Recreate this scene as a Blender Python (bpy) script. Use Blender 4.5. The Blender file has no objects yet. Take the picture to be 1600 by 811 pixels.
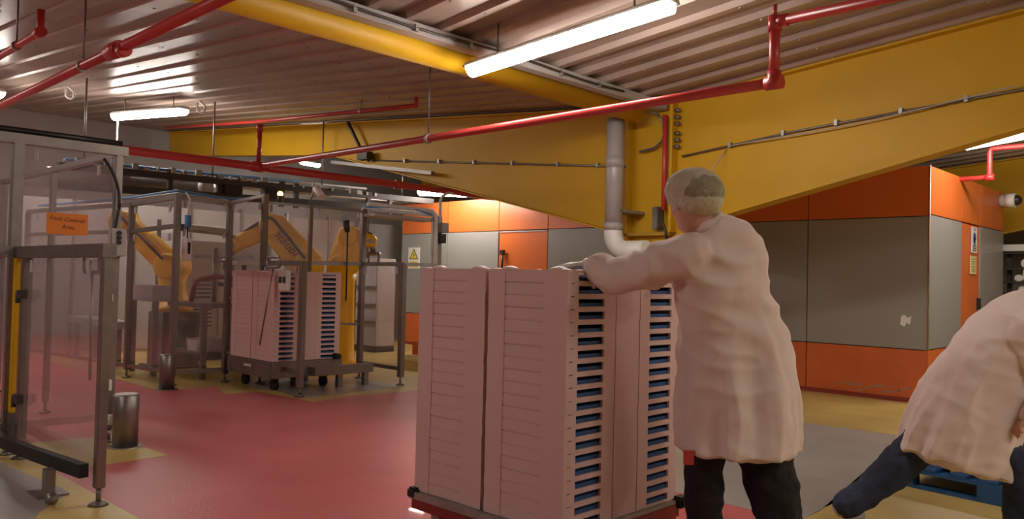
import bpy, bmesh, math, random
from mathutils import Vector as V, Matrix, noise
random.seed(7)
C = bpy.context.scene.collection
S = bpy.context.scene

# ------------------------------------------------------------------ camera
YAW, PIT, ROL, FPX = math.radians(44.0), math.radians(1.42), math.radians(1.38), 1250.0
CP = V((0, 0, 1.3))
_f = V((-math.sin(YAW)*math.cos(PIT), math.cos(YAW)*math.cos(PIT), math.sin(PIT)))
_r0 = V((math.cos(YAW), math.sin(YAW), 0)); _u0 = _r0.cross(_f)
_r = math.cos(ROL)*_r0 + math.sin(ROL)*_u0
_u = -math.sin(ROL)*_r0 + math.cos(ROL)*_u0
cam = bpy.data.objects.new('camera', bpy.data.cameras.new('camera'))
C.objects.link(cam); S.camera = cam
cam.data.sensor_width = 36; cam.data.lens = FPX/1600*36
cam.data.clip_start = 0.05; cam.data.clip_end = 100
m = Matrix((_r, _u, -_f)).transposed().to_4x4(); m.translation = CP
cam.matrix_world = m
def W(px, py, d):                                   # a real point at depth d metres from the camera plane
    return CP + (_f + _r*((px-800)/FPX) - _u*((py-405.5)/FPX))*d

# ------------------------------------------------------------------ world, exposure
w = bpy.data.worlds.new('world'); S.world = w; w.use_nodes = True
w.node_tree.nodes['Background'].inputs[0].default_value = (0.9, 0.85, 0.8, 1)
w.node_tree.nodes['Background'].inputs[1].default_value = 0.05
S.view_settings.view_transform = 'Standard'; S.view_settings.look = 'None'
S.view_settings.gamma = 1; S.view_settings.use_curve_mapping = False
S.view_settings.exposure = 1.18
LAMP_STRENGTH = 26.0                                # emission of the lamp diffusers

# ------------------------------------------------------------------ materials
def mat(name, col, rough=.5, metal=0, var=0, scale=6, bump=0, bscale=30, spec=.5, col2=None, coat=0):
    mt = bpy.data.materials.new(name); mt.use_nodes = True
    N = mt.node_tree.nodes; L = mt.node_tree.links; b = N['Principled BSDF']
    b.inputs['Base Color'].default_value = (*col, 1); b.inputs['Roughness'].default_value = rough
    b.inputs['Metallic'].default_value = metal; b.inputs['Specular IOR Level'].default_value = spec
    b.inputs['Coat Weight'].default_value = coat
    tc = N.new('ShaderNodeTexCoord')
    if var or col2:
        n = N.new('ShaderNodeTexNoise'); n.inputs['Scale'].default_value = scale; n.inputs['Detail'].default_value = 5
        L.new(tc.outputs['Object'], n.inputs['Vector'])
        r = N.new('ShaderNodeValToRGB'); r.color_ramp.elements[0].position = .35; r.color_ramp.elements[1].position = .7
        c2 = col2 or tuple(c*(1-var) for c in col)
        r.color_ramp.elements[0].color = (*c2, 1); r.color_ramp.elements[1].color = (*col, 1)
        L.new(n.outputs['Fac'], r.inputs[0]); L.new(r.outputs[0], b.inputs['Base Color'])
    if bump:
        n2 = N.new('ShaderNodeTexNoise'); n2.inputs['Scale'].default_value = bscale; n2.inputs['Detail'].default_value = 3
        L.new(tc.outputs['Object'], n2.inputs['Vector'])
        bp = N.new('ShaderNodeBump'); bp.inputs['Strength'].default_value = bump; bp.inputs['Distance'].default_value = .02
        L.new(n2.outputs['Fac'], bp.inputs['Height']); L.new(bp.outputs[0], b.inputs['Normal'])
    return mt
def emis(name, col, s):
    mt = bpy.data.materials.new(name); mt.use_nodes = True; b = mt.node_tree.nodes['Principled BSDF']
    b.inputs['Base Color'].default_value = (.8, .8, .8, 1)
    b.inputs['Emission Color'].default_value = (*col, 1); b.inputs['Emission Strength'].default_value = s
    return mt
def acrylic(name, tint, haze, hcol):
    mt = bpy.data.materials.new(name); mt.use_nodes = True
    N = mt.node_tree.nodes; L = mt.node_tree.links; N.clear()
    o = N.new('ShaderNodeOutputMaterial'); t = N.new('ShaderNodeBsdfTransparent'); t.inputs[0].default_value = (*tint, 1)
    g = N.new('ShaderNodeBsdfGlossy'); g.inputs['Roughness'].default_value = .04
    lw = N.new('ShaderNodeLayerWeight'); lw.inputs['Blend'].default_value = .5
    pw = N.new('ShaderNodeMath'); pw.operation = 'POWER'; pw.inputs[1].default_value = 3.5; L.new(lw.outputs['Facing'], pw.inputs[0])
    fr = N.new('ShaderNodeMath'); fr.operation = 'MULTIPLY_ADD'; fr.inputs[1].default_value = .55; fr.inputs[2].default_value = .045; L.new(pw.outputs[0], fr.inputs[0])
    tc = N.new('ShaderNodeTexCoord'); nz = N.new('ShaderNodeTexNoise'); nz.inputs['Scale'].default_value = 2.2
    L.new(tc.outputs['Object'], nz.inputs['Vector'])
    bp = N.new('ShaderNodeBump'); bp.inputs['Strength'].default_value = .25; bp.inputs['Distance'].default_value = .02
    L.new(nz.outputs['Fac'], bp.inputs['Height']); L.new(bp.outputs[0], g.inputs['Normal'])
    d = N.new('ShaderNodeBsdfDiffuse'); d.inputs[0].default_value = (*hcol, 1)
    tr = N.new('ShaderNodeBsdfTranslucent'); tr.inputs[0].default_value = (*hcol, 1)
    a0 = N.new('ShaderNodeMixShader'); a0.inputs[0].default_value = .5; L.new(d.outputs[0], a0.inputs[1]); L.new(tr.outputs[0], a0.inputs[2])
    m1 = N.new('ShaderNodeMixShader'); m1.inputs[0].default_value = haze
    L.new(t.outputs[0], m1.inputs[1]); L.new(a0.outputs[0], m1.inputs[2])
    m2 = N.new('ShaderNodeMixShader'); L.new(fr.outputs[0], m2.inputs[0]); L.new(m1.outputs[0], m2.inputs[1]); L.new(g.outputs[0], m2.inputs[2])
    L.new(m2.outputs[0], o.inputs[0]); return mt
M = dict(
 red_floor=mat('red_floor_coating', (.56, .13, .135), .40, var=.2, scale=1.3, bump=.12, bscale=60, spec=.35, coat=.12),
 yellow_floor=mat('yellow_floor_coating', (.60, .44, .14), .4, var=.28, scale=1.6, bump=.12, bscale=60, spec=.35, coat=.12),
 grey_floor=mat('grey_floor_coating', (.37, .34, .315), .38, var=.2, scale=1.4, bump=.1, bscale=60, spec=.4, coat=.15),
 deck=mat('painted_roof_sheeting', (.46, .35, .29), .33, metal=.15, var=.3, scale=1.1, bump=.35, bscale=2.5, spec=.6),
 yellow=mat('yellow_steel_paint', (.64, .36, .012), .5, var=.1, scale=1.5, bump=.05, bscale=8, spec=.3),
 yellow_d=mat('dull_yellow_paint', (.50, .27, .022), .55, var=.15, scale=1.5),
 orange=mat('orange_panel', (.66, .15, .03), .38, var=.06, scale=1, bump=.04, bscale=3, spec=.5),
 scuffed=mat('scuffed_orange_panel', (.62, .13, .025), .42, var=.12, scale=4, spec=.5),
 greyp=mat('grey_panel', (.30, .285, .265), .36, var=.06, scale=1, bump=.04, bscale=3, spec=.5),
 steel=mat('brushed_stainless_steel', (.30, .265, .245), .38, metal=.85, var=.15, scale=12, bump=.06),
 steel_d=mat('dull_steel', (.25, .22, .20), .45, metal=.7, var=.2, scale=8),
 galv=mat('galvanised_steel', (.42, .41, .38), .45, metal=.6, var=.25, scale=7),
 redpipe=mat('red_pipe_paint', (.55, .045, .04), .33, var=.1, spec=.6),
 greypipe=mat('grey_plastic_pipe', (.42, .38, .37), .33, var=.08, scale=3, spec=.6),
 black=mat('black_plastic', (.02, .018, .018), .4, var=.2, scale=20),
 dark=mat('dark_metal', (.06, .05, .045), .5, metal=.3, var=.2),
 white=mat('white_plastic', (.78, .76, .72), .4, var=.05),
 offwhite=mat('off_white_panel', (.47, .435, .42), .5, var=.1, scale=2),
 tray=mat('bounce_tinted_white_plastic', (.76, .545, .515), .42, var=.06, scale=3, bump=.05, bscale=25, spec=.4),  # white plastic; pink bounce from the red floor put into the base colour
 blue=mat('blue_liner', (.04, .12, .32), .5, var=.2),
 bluepal=mat('blue_pallet_paint', (.02, .10, .27), .5, var=.35, scale=9, bump=.2),
 bluecab=mat('blue_cable', (.10, .30, .62), .5, var=.15),
 redframe=mat('dark_red_frame', (.28, .03, .02), .45, var=.2),
 rubber=mat('black_rubber', (.012, .010, .010), .6, var=.2),
 robot=mat('robot_yellow_paint', (.95, .52, .01), .42, var=.06, scale=3, spec=.5),
 stripe=mat('yellow_strip_plastic', (.75, .42, .01), .4, var=.05),
 coat=mat('white_cotton_coat', (.80, .66, .61), .85, var=.04, scale=3, bump=.15, bscale=14),  # white cotton, the floor's warm bounce light mixed into its tint
 net=mat('hair_net_fabric', (.66, .60, .44), .9, var=.25, scale=9, bump=.6, bscale=60),
 hair=mat('netted_hair', (.42, .37, .25), .9, var=.3, scale=25, bump=.6, bscale=60),
 trousers=mat('black_trousers_cloth', (.016, .013, .015), .9, var=.3, scale=7, bump=.6, bscale=12),
 jeans=mat('navy_denim', (.035, .045, .09), .9, var=.4, scale=8, bump=.6, bscale=12),
 skin=mat('skin', (.62, .32, .24), .55, var=.08, scale=8),
 shoe=mat('grey_shoe_leather', (.45, .42, .40), .6, var=.1),
 paper=mat('orange_card', (.85, .25, .03), .6, var=.06), ink=mat('brown_ink', (.10, .03, .01), .6, var=.1),
 darkink=mat('dark_ink', (.03, .02, .02), .6, var=.1), sign_y=mat('yellow_sign_film', (.75, .55, .05), .5, var=.05),
 sign_c=mat('cream_sign_film', (.72, .62, .30), .5, var=.05), sign_b=mat('blue_sign_film', (.05, .08, .40), .5, var=.05),
 green=mat('green_ink', (.10, .2, .02), .5, var=.1),
 wallm=mat('plastered_wall', (.38, .335, .31), .6, var=.1, scale=1),
 lamp=emis('lamp_diffuser', (1, .93, .84), LAMP_STRENGTH),
 amber=emis('amber_beacon_lens', (1, .45, .08), 6), 
 pane=acrylic('clear_acrylic', (.97, .95, .96), .05, (.85, .76, .76)),
 net_sheet=mat('pale_blue_sheet', (.58, .63, .74), .5, var=.15),
)

# ------------------------------------------------------------------ mesh helpers
def box(bm, x0, x1, y0, y1, z0, z1, mx=None):
    vs = [bm.verts.new((x, y, z)) for z in (z0, z1) for x, y in ((x0, y0), (x1, y0), (x1, y1), (x0, y1))]
    if mx: 
        for v in vs: v.co = mx @ v.co
    for f in ((0, 3, 2, 1), (4, 5, 6, 7), (0, 1, 5, 4), (1, 2, 6, 5), (2, 3, 7, 6), (3, 0, 4, 7)):
        bm.faces.new([vs[i] for i in f])
    return vs
def frame_of(t, up=V((0, 0, 1))):
    t = t.normalized()
    if abs(t.dot(up)) > .98: up = V((0, 1, 0))
    a = up.cross(t).normalized(); return a, t.cross(a).normalized()
def bar(bm, p, q, wa, wb, up=V((0, 0, 1))):            # square bar between two points
    p, q = V(p), V(q); a, b = frame_of(q-p, up); a = a*wa/2; b = b*wb/2
    vs = [bm.verts.new(c+s*a+t*b) for c in (p, q) for s, t in ((-1, -1), (1, -1), (1, 1), (-1, 1))]
    for f in ((0, 3, 2, 1), (4, 5, 6, 7), (0, 1, 5, 4), (1, 2, 6, 5), (2, 3, 7, 6), (3, 0, 4, 7)):
        bm.faces.new([vs[i] for i in f])
def tube(bm, pts, r, n=12, caps=True, round_ends=False):   # r may be a list
    pts = [V(p) for p in pts]; rs = list(r) if isinstance(r, (list, tuple)) else [r]*len(pts)
    if round_ends:
        d0 = (pts[0]-pts[1]).normalized(); d1 = (pts[-1]-pts[-2]).normalized()
        pre = [(pts[0]+d0*rs[0]*math.sin(k), rs[0]*math.cos(k)) for k in (1.45, 1.05, .55)]
        post = [(pts[-1]+d1*rs[-1]*math.sin(k), rs[-1]*math.cos(k)) for k in (.55, 1.05, 1.45)]
        pts = [p for p, _ in pre]+pts+[p for p, _ in post]; rs = [x for _, x in pre]+rs+[x for _, x in post]
    rings = []; a = None
    for i, p in enumerate(pts):
        t = (pts[min(i+1, len(pts)-1)]-pts[max(i-1, 0)])
        t.normalize()
        if a is None: a, b = frame_of(t)
        else: a = (a-t*a.dot(t)).normalized(); b = t.cross(a)
        rings.append([bm.verts.new(p+rs[i]*(math.cos(k*2*math.pi/n)*a+math.sin(k*2*math.pi/n)*b)) for k in range(n)])
    for A, B in zip(rings, rings[1:]):
        for k in range(n):
            f = bm.faces.new((A[k], A[(k+1) % n], B[(k+1) % n], B[k])); f.smooth = True
    if caps: bm.faces.new(rings[0][::-1]); bm.faces.new(rings[-1])
def loft(bm, path, lat, A, B, n=28, fn=None):          # elliptical sections, lateral axis lat
    path = [V(p) for p in path]; rings = []
    for i, p in enumerate(path):
        t = (path[min(i+1, len(path)-1)]-path[max(i-1, 0)]).normalized()
        l = (lat-t*lat.dot(t)).normalized(); d = t.cross(l)
        ring = []
        for k in range(n):
            th = k*2*math.pi/n; c, s = math.cos(th), math.sin(th)
            q = fn(i, th) if fn else 1
            ring.append(bm.verts.new(p+(l*A[i]*math.copysign(abs(c)**.85, c)+d*B[i]*math.copysign(abs(s)**.85, s))*q))
        rings.append(ring)
    for R0, R1 in zip(rings, rings[1:]):
        for k in range(n):
            f = bm.faces.new((R0[k], R0[(k+1) % n], R1[(k+1) % n], R1[k])); f.smooth = True
    bm.faces.new(rings[0][::-1]); bm.faces.new(rings[-1])
def ball(bm, c, r, sc=(1, 1, 1), seg=16, rot=None):
    mx = Matrix.Translation(V(c)) @ (rot.to_4x4() if rot else Matrix()) @ Matrix.Diagonal((sc[0]*r, sc[1]*r, sc[2]*r, 1))
    g = bmesh.ops.create_uvsphere(bm, u_segments=seg, v_segments=seg//2+2, radius=1, matrix=mx)
    for v in g['verts']:
        for f in v.link_faces: f.smooth = True
def prism(bm, poly, axis, a, b):                       # extrude a polygon (pairs) along an axis
    def mk(u, v, t): return (t, u, v) if axis == 'x' else (u, t, v) if axis == 'y' else (u, v, t)
    A = [bm.verts.new(mk(u, v, a)) for u, v in poly]; B = [bm.verts.new(mk(u, v, b)) for u, v in poly]
    bm.faces.new(A); bm.faces.new(B[::-1]); n = len(A)
    for i in range(n): bm.faces.new((A[i], B[i], B[(i+1) % n], A[(i+1) % n]))
def org(o):
    p = V((0, 0, 0))
    while o: p += V(o.location); o = o.parent
    return p
def mk(name, fill, m, parent=None, bevel=0, local=False, smooth=False):
    bm = bmesh.new(); fill(bm) if callable(fill) else [f(bm) for f in fill]
    bmesh.ops.recalc_face_normals(bm, faces=bm.faces)
    if bevel: bmesh.ops.bevel(bm, geom=[e for e in bm.edges if len(e.link_faces) == 2 and e.calc_face_angle(0) > .6], offset=bevel, segments=2, affect='EDGES', clamp_overlap=True)
    if smooth:
        for f in bm.faces: f.smooth = True
    me = bpy.data.meshes.new(name)
    loc = V((0, 0, 0))
    if parent and not local: bm.transform(Matrix.Translation(-org(parent)))
    elif not parent and not local:                     # origin at the mesh's base
        xs = [v.co for v in bm.verts]
        loc = V(((min(c.x for c in xs)+max(c.x for c in xs))/2, (min(c.y for c in xs)+max(c.y for c in xs))/2, min(c.z for c in xs)))
        bm.transform(Matrix.Translation(-loc))
    bm.to_mesh(me); bm.free(); me.materials.append(M[m] if isinstance(m, str) else m)
    o = bpy.data.objects.new(name, me); C.objects.link(o); o.location = loc
    if parent: o.parent = parent
    return o
def tag(o, label=None, cat=None, group=None, kind=None):
    if label: o['label'] = label
    if cat: o['category'] = cat
    if group: o['group'] = group
    if kind: o['kind'] = kind
    return o
def thing(name, label, cat, loc, group=None):
    o = bpy.data.objects.new(name, None); C.objects.link(o); o.location = loc; o.empty_display_size = .1
    return tag(o, label, cat, group)
def B(*a): return lambda bm: box(bm, *a)
def T(p, r, n=12, **k): return lambda bm: tube(bm, p, r, n, **k)
def BAR(p, q, a, b=None, **k): return lambda bm: bar(bm, p, q, a, b or a, **k)
def arc(pts, r=.06, k=5):                              # polyline with rounded corners
    pts = [V(p) for p in pts]; out = [pts[0]]
    for a, b, c in zip(pts, pts[1:], pts[2:]):
        d0 = (a-b).normalized()*r; d1 = (c-b).normalized()*r
        for i in range(k+1):
            t = i/k; out.append((b+d0)*(1-t)**2+b*2*t*(1-t)+(b+d1)*t*t)
    return out+[pts[-1]]
def text(name, s, size, m, parent, mx, label=None, shear=0, depth=.0012):
    cu = bpy.data.curves.new(name, 'FONT'); cu.body = s; cu.size = size; cu.extrude = depth; cu.align_x = 'CENTER'; cu.align_y = 'CENTER'; cu.shear = shear
    t = bpy.data.objects.new(name, cu); C.objects.link(t)
    dg = bpy.context.evaluated_depsgraph_get(); me = bpy.data.meshes.new_from_object(t.evaluated_get(dg))
    bpy.data.objects.remove(t); me.transform(Matrix.Translation(-org(parent)) @ mx); me.materials.clear(); me.materials.append(M[m])
    o = bpy.data.objects.new(name, me); C.objects.link(o); o.parent = parent
    if label: o['label'] = label
    return o
def plane_mx(pos, right, up):
    r = V(right).normalized(); u = (V(up)-r*V(up).dot(r)).normalized(); n = r.cross(u)
    mx = Matrix((r, u, n)).transposed().to_4x4(); mx.translation = V(pos); return mx

# ------------------------------------------------------------------ setting: floor, ceiling, walls
VX, VZ, SL = -4.80, 3.190, .088                        # valley line of the two roof pitches
def roof(x): return VZ + SL*abs(x-VX)
XL, XR, YF, YB = -17.5, 6.5, -6.0, 18.0
floor = tag(mk('floor', B(XL, XR, YF, YB, -.12, 0), 'yellow_floor'), kind='structure')
def slab(name, poly, m, z=.004): return mk(name, lambda bm: prism(bm, poly, 'z', .0005, z), m, floor)
slab('red_walkway_coating', [(XL+.1, -5.9), (-4.9, -5.9), (-4.3, -5.9), (-1.0, -5.9), (-1.0, 1.69), (-1.9, 4.33), (-4.9, 4.33), (-4.9, 8.6), (-6.9, 8.6), (-7.22, 5.0), (-7.12, 4.52), (-8.1, 4.42), (-8.12, 4.05), (-8.69, 4.25), (-8.8, 3.64), (XL+.1, 3.6)], 'red_floor', .003)
slab('grey_walkway_coating', [(-4.9, 4.33), (-1.93, 4.33), (-1.95, 5.0), (-2.42, 7.5), (-4.9, 7.4)], 'grey_floor', .0045)
slab('yellow_border_coating', [(-1.0, 1.69), (XR-.1, 1.69), (XR-.1, 7.6), (-2.42, 7.6), (-1.93, 4.6), (-1.93, 4.33), (-1.86, 4.30)], 'yellow_floor', .0045)
slab('yellow_bollard_coating', [(-6.7, 1.45), (-6.6, 2.36), (-5.66, 2.42), (-5.62, 1.69), (-4.3, 1.70), (-3.9, 1.2), (-6.6, 1.2)], 'yellow_floor', .005)
slab('grey_corner_coating', [(-6.7, -1.0), (-6.7, 1.46), (-5.05, 1.60), (-4.75, 1.36), (-4.2, 1.1), (-4.0, -1.0)], 'grey_floor', .006)
slab('grey_bay_coating', [(-9.2, 4.62), (-7.42, 4.60), (-7.5, 5.95), (-8.5, 6.0)], 'grey_floor', .0035)

def deck(name, x0, x1, rib_w, rib_d, off):
    def f(bm):
        prof = []; y = YF; P = .34
        while y < YB:
            c = y+off
            prof += [(c, 0), (c+.06, 0), (c+.085, -rib_d), (c+.085+rib_w, -rib_d), (c+.11+rib_w, 0)]
            y += P
        A = [bm.verts.new((x0, yy, roof(x0)+.04+z)) for yy, z in prof]; D = [bm.verts.new((x1, yy, roof(x1)+.04+z)) for yy, z in prof]
        for i in range(len(A)-1): bm.faces.new((A[i], A[i+1], D[i+1], D[i]))
        A2 = [bm.verts.new((x0, yy, roof(x0)+.14)) for yy in (prof[0][0], prof[-1][0])]; D2 = [bm.verts.new((x1, yy, roof(x1)+.14)) for yy in (prof[0][0], prof[-1][0])]
        bm.faces.new((A2[0], D2[0], D2[1], A2[1])); bm.faces.new((A[0], D[0], D2[0], A2[0])); bm.faces.new((A[-1], A2[1], D2[1], D[-1]))
    return mk(name, f, 'deck')
ceil_r = tag(deck('ceiling', VX, XR, .07, .045, .03), kind='structure')
ceil_l = tag(deck('ceiling', XL, VX, .16, .020, .14), kind='structure')
def screws(bm, xs, zo, dy):
    for x in xs:
        y = YF+dy
        while y < YB-1:
            if y > .5 and y < 9: box(bm, x-.009, x+.009, y-.009, y+.009, roof(x)+.04-zo-.008, roof(x)+.04-zo)
            y += .34
tag(mk('roof_screw', lambda bm: screws(bm, (-4.2, -2.9, -1.6, -.3), .045, .03+.12), 'galv', ceil_r), kind='stuff')
tag(mk('roof_screw', lambda bm: screws(bm, (-6.3, -7.8, -9.3, -10.8), .028, .14+.165), 'galv', ceil_l), kind='stuff')
# valley: yellow boxed beam, pale gutter edge with a cable on it
tag(mk('trim_1', B(VX+.03, VX+.15, YF+.1, 7.1, 3.115, 3.20), 'offwhite', bevel=.008), kind='structure')
vb = thing('valley_beam', 'rounded yellow beam running along the roof valley above the red pipe', 'beam', (VX-.1, 4, 3.0))
mk('beam_casing', T([(VX-.085, YF+.1, 3.085), (VX-.085, 6.9, 3.085)], .108, 28, round_ends=False), 'yellow', vb)
mk('end_cap', lambda bm: ball(bm, (VX-.085, 6.9, 3.085), .108, (1, .5, 1), 20), 'yellow', vb)
mk('clip', [B(VX+.16, VX+.185, y, y+.03, 3.12, 3.17) for y in [1.5+.55*k for k in range(9)]], 'galv', vb)
tag(mk('gutter_cable', T([(VX+.175, y, 3.155+.012*math.sin(y*3)) for y in [YF+.3+.3*k for k in range(41)]], .011, 8), 'dark'),
    'thin dark cable clipped along the pale gutter edge beside the yellow beam', 'cable')
# outer walls of the hall
tag(mk('wall_left', B(XL-.2, XL, YF, YB, 0, 4.45), 'wallm'), kind='structure')
tag(mk('wall_back', B(XL, XR, YB, YB+.2, 0, 4.45), 'wallm'), kind='structure')
tag(mk('wall_right', B(XR, XR+.2, YF, YB, 0, 4.45), 'wallm'), kind='structure')
tag(mk('wall_front', B(XL, XR, YF-.2, YF, 0, 4.45), 'wallm'), kind='structure')

# ------------------------------------------------------------------ steel portal frames
def portal(Y, label, near):
    t = thing('portal_frame', label, 'steel frame', (VX, Y, 0))
    XC0, XC1 = -5.15, -4.42
    hl = 1.914+.239*(-5.15+5.55); hr = 2.0
    def lbot(x): return max(1.82+.239*(XC0-x), 0) if x > -11.1 else roof(x)-.5
    zl = [(XC0, 1.82), (-11.0, 3.235), (-17.3, roof(-17.3)-.5)]
    zr = [(XC1, 1.90), (-1.4, 2.585), (1.0, 3.13), (6.3, roof(6.3)-.52)]
    g = .006
    mk('rafter_web', lambda bm: prism(bm, [(x, z) for x, z in zl]+[(-17.3, roof(-17.3)-.01), (XC0, roof(XC0)-.01)], 'y', Y-g, Y+g), 'yellow', t)
    mk('rafter_web', lambda bm: prism(bm, [(x, z) for x, z in zr]+[(6.3, roof(6.3)-.01), (XC1, roof(XC1)-.01)], 'y', Y-g, Y+g), 'yellow', t)
    mk('column_web', lambda bm: prism(bm, [(XC0, .02), (XC1, .02), (XC1, roof(XC1)-.01), (VX, VZ-.01), (XC0, roof(XC0)-.01)], 'y', Y-g, Y+g), 'yellow', t)
    def fl(pts):
        def f(bm):
            for a, b in zip(pts, pts[1:]):
                A = [bm.verts.new((a[0], Y+s*.1, a[1]+h)) for s, h in ((-1, -.018), (1, -.018), (1, 0), (-1, 0))]
                D = [bm.verts.new((b[0], Y+s*.1, b[1]+h)) for s, h in ((-1, -.018), (1, -.018), (1, 0), (-1, 0))]
                for i in range(4): bm.faces.new((A[i], A[(i+1) % 4], D[(i+1) % 4], D[i]))
                bm.faces.new(A); bm.faces.new(D[::-1])
        return f
    mk('bottom_flange', fl(zl), 'yellow', t); mk('bottom_flange', fl(zr), 'yellow', t)
    mk('top_flange', fl([(XC0, roof(XC0)-.005), (-17.3, roof(-17.3)-.005)]), 'yellow', t)
    mk('top_flange', fl([(XC1, roof(XC1)-.005), (6.3, roof(6.3)-.005)]), 'yellow', t)
    mk('column_flange', B(XC0-.02, XC0, Y-.1, Y+.1, .02, 1.83), 'yellow', t)
    mk('column_flange', B(XC1, XC1+.02, Y-.1, Y+.1, .02, 1.90), 'yellow', t)
    mk('stiffener', B(XC0-.01, XC0+.01, Y-.1, Y, 1.83, roof(XC0)-.03), 'yellow', t)
    mk('end_plate', B(-4.60, -4.57, Y-.12, Y, 1.83, roof(-4.6)-.03), 'yellow', t)
    mk('stiffener', B(XC0, -4.6, Y-.09, Y, 1.80, 1.835), 'yellow_d', t)
    mk('base_plate', B(XC0-.08, XC1+.08, Y-.2, Y+.2, 0, .02), 'yellow_d', t)
    if near:
        for z in (3.10, 3.03, 2.96, 2.86, 2.79, 2.72):
            mk('bolt', T([(-4.57, Y-.07, z), (-4.515, Y-.07, z)], .022, 6), 'steel_d', t)
    return t
portal(7.2, 'deep yellow steel rafters and column crossing the hall in front of the orange enclosure', True)
portal(14.2, 'further yellow steel frame partly hidden behind the orange enclosure', False)

# conduits with clips on the yellow web
def conduit(label, pts, clips, r=.011, cm='steel_d'):
    t = thing('conduit', label, 'conduit', pts[0]); mk('tube', T(pts, r, 8), cm, t)
    for c in clips: mk('clip', B(c[0]-.014, c[0]+.014, c[1]-.02, c[1]+.028, c[2]-.022, c[2]+.03), 'galv', t)
Yw = 7.17
cl = [(-10.05, 3.06), (-5.6, 2.615)]
def onl(x, a, b): t = (x-a[0])/(b[0]-a[0]); return a[1]+(b[1]-a[1])*t
conduit('thin conduit clipped across the left half of the near yellow beam', [(-10.05, Yw, 3.06), (-5.2, Yw, 2.57)],
        [(x, Yw-.01, onl(x, *cl)) for x in (-9.9, -9.1, -8.35, -7.65, -6.95, -6.2, -5.6)])
cr = [(-4.5, 2.62), (-1.0, 2.90)]
conduit('thin conduit clipped across the right half of the near yellow beam', [(-4.5, Yw, 2.62), (-3.3, Yw, 2.745), (-1.0, Yw, 2.90)],
        [(x, Yw-.01, z) for x, z in ((-3.95, 2.677), (-3.4, 2.735), (-2.9, 2.775), (-2.35, 2.81), (-1.85, 2.845))])
tag(mk('loose_cable', T([(-3.95, Yw-.03, 2.67)]+[(-3.95+.35*k, Yw-.04, 2.68+.028*k-.035*math.sin(k/6*math.pi)) for k in range(1, 8)], .006, 6), 'offwhite'),
    'thin pale cable drooping just under the conduit on the right of the beam', 'cable')
tag(mk('hanging_cable', T([W(1137, 232, 8.0), W(1122, 252, 7.9), W(1108, 272, 7.8), W(1098, 300, 7.6)], .006, 6), 'offwhite'),
    'thin pale cable hanging down behind the hair net of the standing worker', 'cable')
b = thing('roof_bracket', 'black angled brace with a small black box on the left of the beam', 'bracket', (-10, 7.1, 3.1))
mk('brace', BAR((-10.45, 7.08, 3.68), (-10.02, 7.08, 3.14), .05, .03), 'dark', b); mk('junction_box', B(-10.12, -9.85, 7.03, 7.15, 3.05, 3.16), 'dark', b, bevel=.01)
tag(mk('cable_tray', BAR((-10.8, 7.05, 3.08), (-8.35, 7.05, 2.72), .06, .05), 'steel_d'), 'dark narrow cable tray sloping down across the left haunch of the beam', 'cable tray')

# rainwater pipe
dp = thing('drainpipe', 'fat grey plastic rainwater pipe with an elbow, coming down the yellow column', 'pipe', (-5.08, 6.75, 1.5))
Dx, Dy = -5.075, 6.78
mk('pipe', T([(Dx, Dy, 3.02), (Dx, Dy, 1.86)], .092, 28), 'greypipe', dp)
mk('coupling', T([(Dx, Dy, 1.92), (Dx, Dy, 1.84)], .102, 28), 'greypipe', dp)
mk('coupling', T([(Dx, Dy, 2.62), (Dx, Dy, 2.50)], .098, 28), 'greypipe', dp)
el = [(Dx, Dy, 1.86)]+[(Dx+.17-.17*math.cos(a), Dy+.0, 1.80-.17*math.sin(a)) for a in [i*math.pi/2/8 for i in range(9)]]+[(Dx+.42, Dy, 1.63)]
mk('elbow', T(el, .098, 28), 'white', dp)
mk('pipe_bracket', [B(Dx-.11, Dx+.11, Dy+.06, 7.19, 2.03, 2.06), T([(Dx+.10, Dy-.02, 2.045), (Dx+.10, Dy-.06, 2.045)], .015, 8)], 'galv', dp)
# red drop pipe, junction box and small cables on the column
rp = thing('red_drop_pipe', 'slim dark red vertical pipe on the yellow column, right of the grey drainpipe', 'pipe', (-4.7, 7.1, 2.0))
mk('pipe', T([(-4.67, 7.1, 3.06), (-4.67, 7.1, 2.06)], .026, 12), 'redpipe', rp)
mk('valve_box', B(-4.79, -4.72, 7.06, 7.17, 1.86, 2.10), 'steel_d', rp, bevel=.008)
mk('hose', T(arc([(-4.67, 7.1, 2.1), (-4.68, 7.06, 1.98), (-4.62, 7.06, 1.86), (-4.60, 7.06, 1.75)], .05), .014, 8), 'black', rp)
tag(mk('column_cable', T(arc([(-4.95, 7.0, 3.07), (-4.78, 7.05, 3.12), (-4.70, 7.1, 3.0), (-4.69, 7.12, 2.82), (-4.80, 7.12, 2.73), (-5.0, 7.12, 2.71)], .08), .013, 8), 'steel_d'),
    'looped grey cable bending between the drainpipe and the red drop pipe', 'cable')

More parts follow.
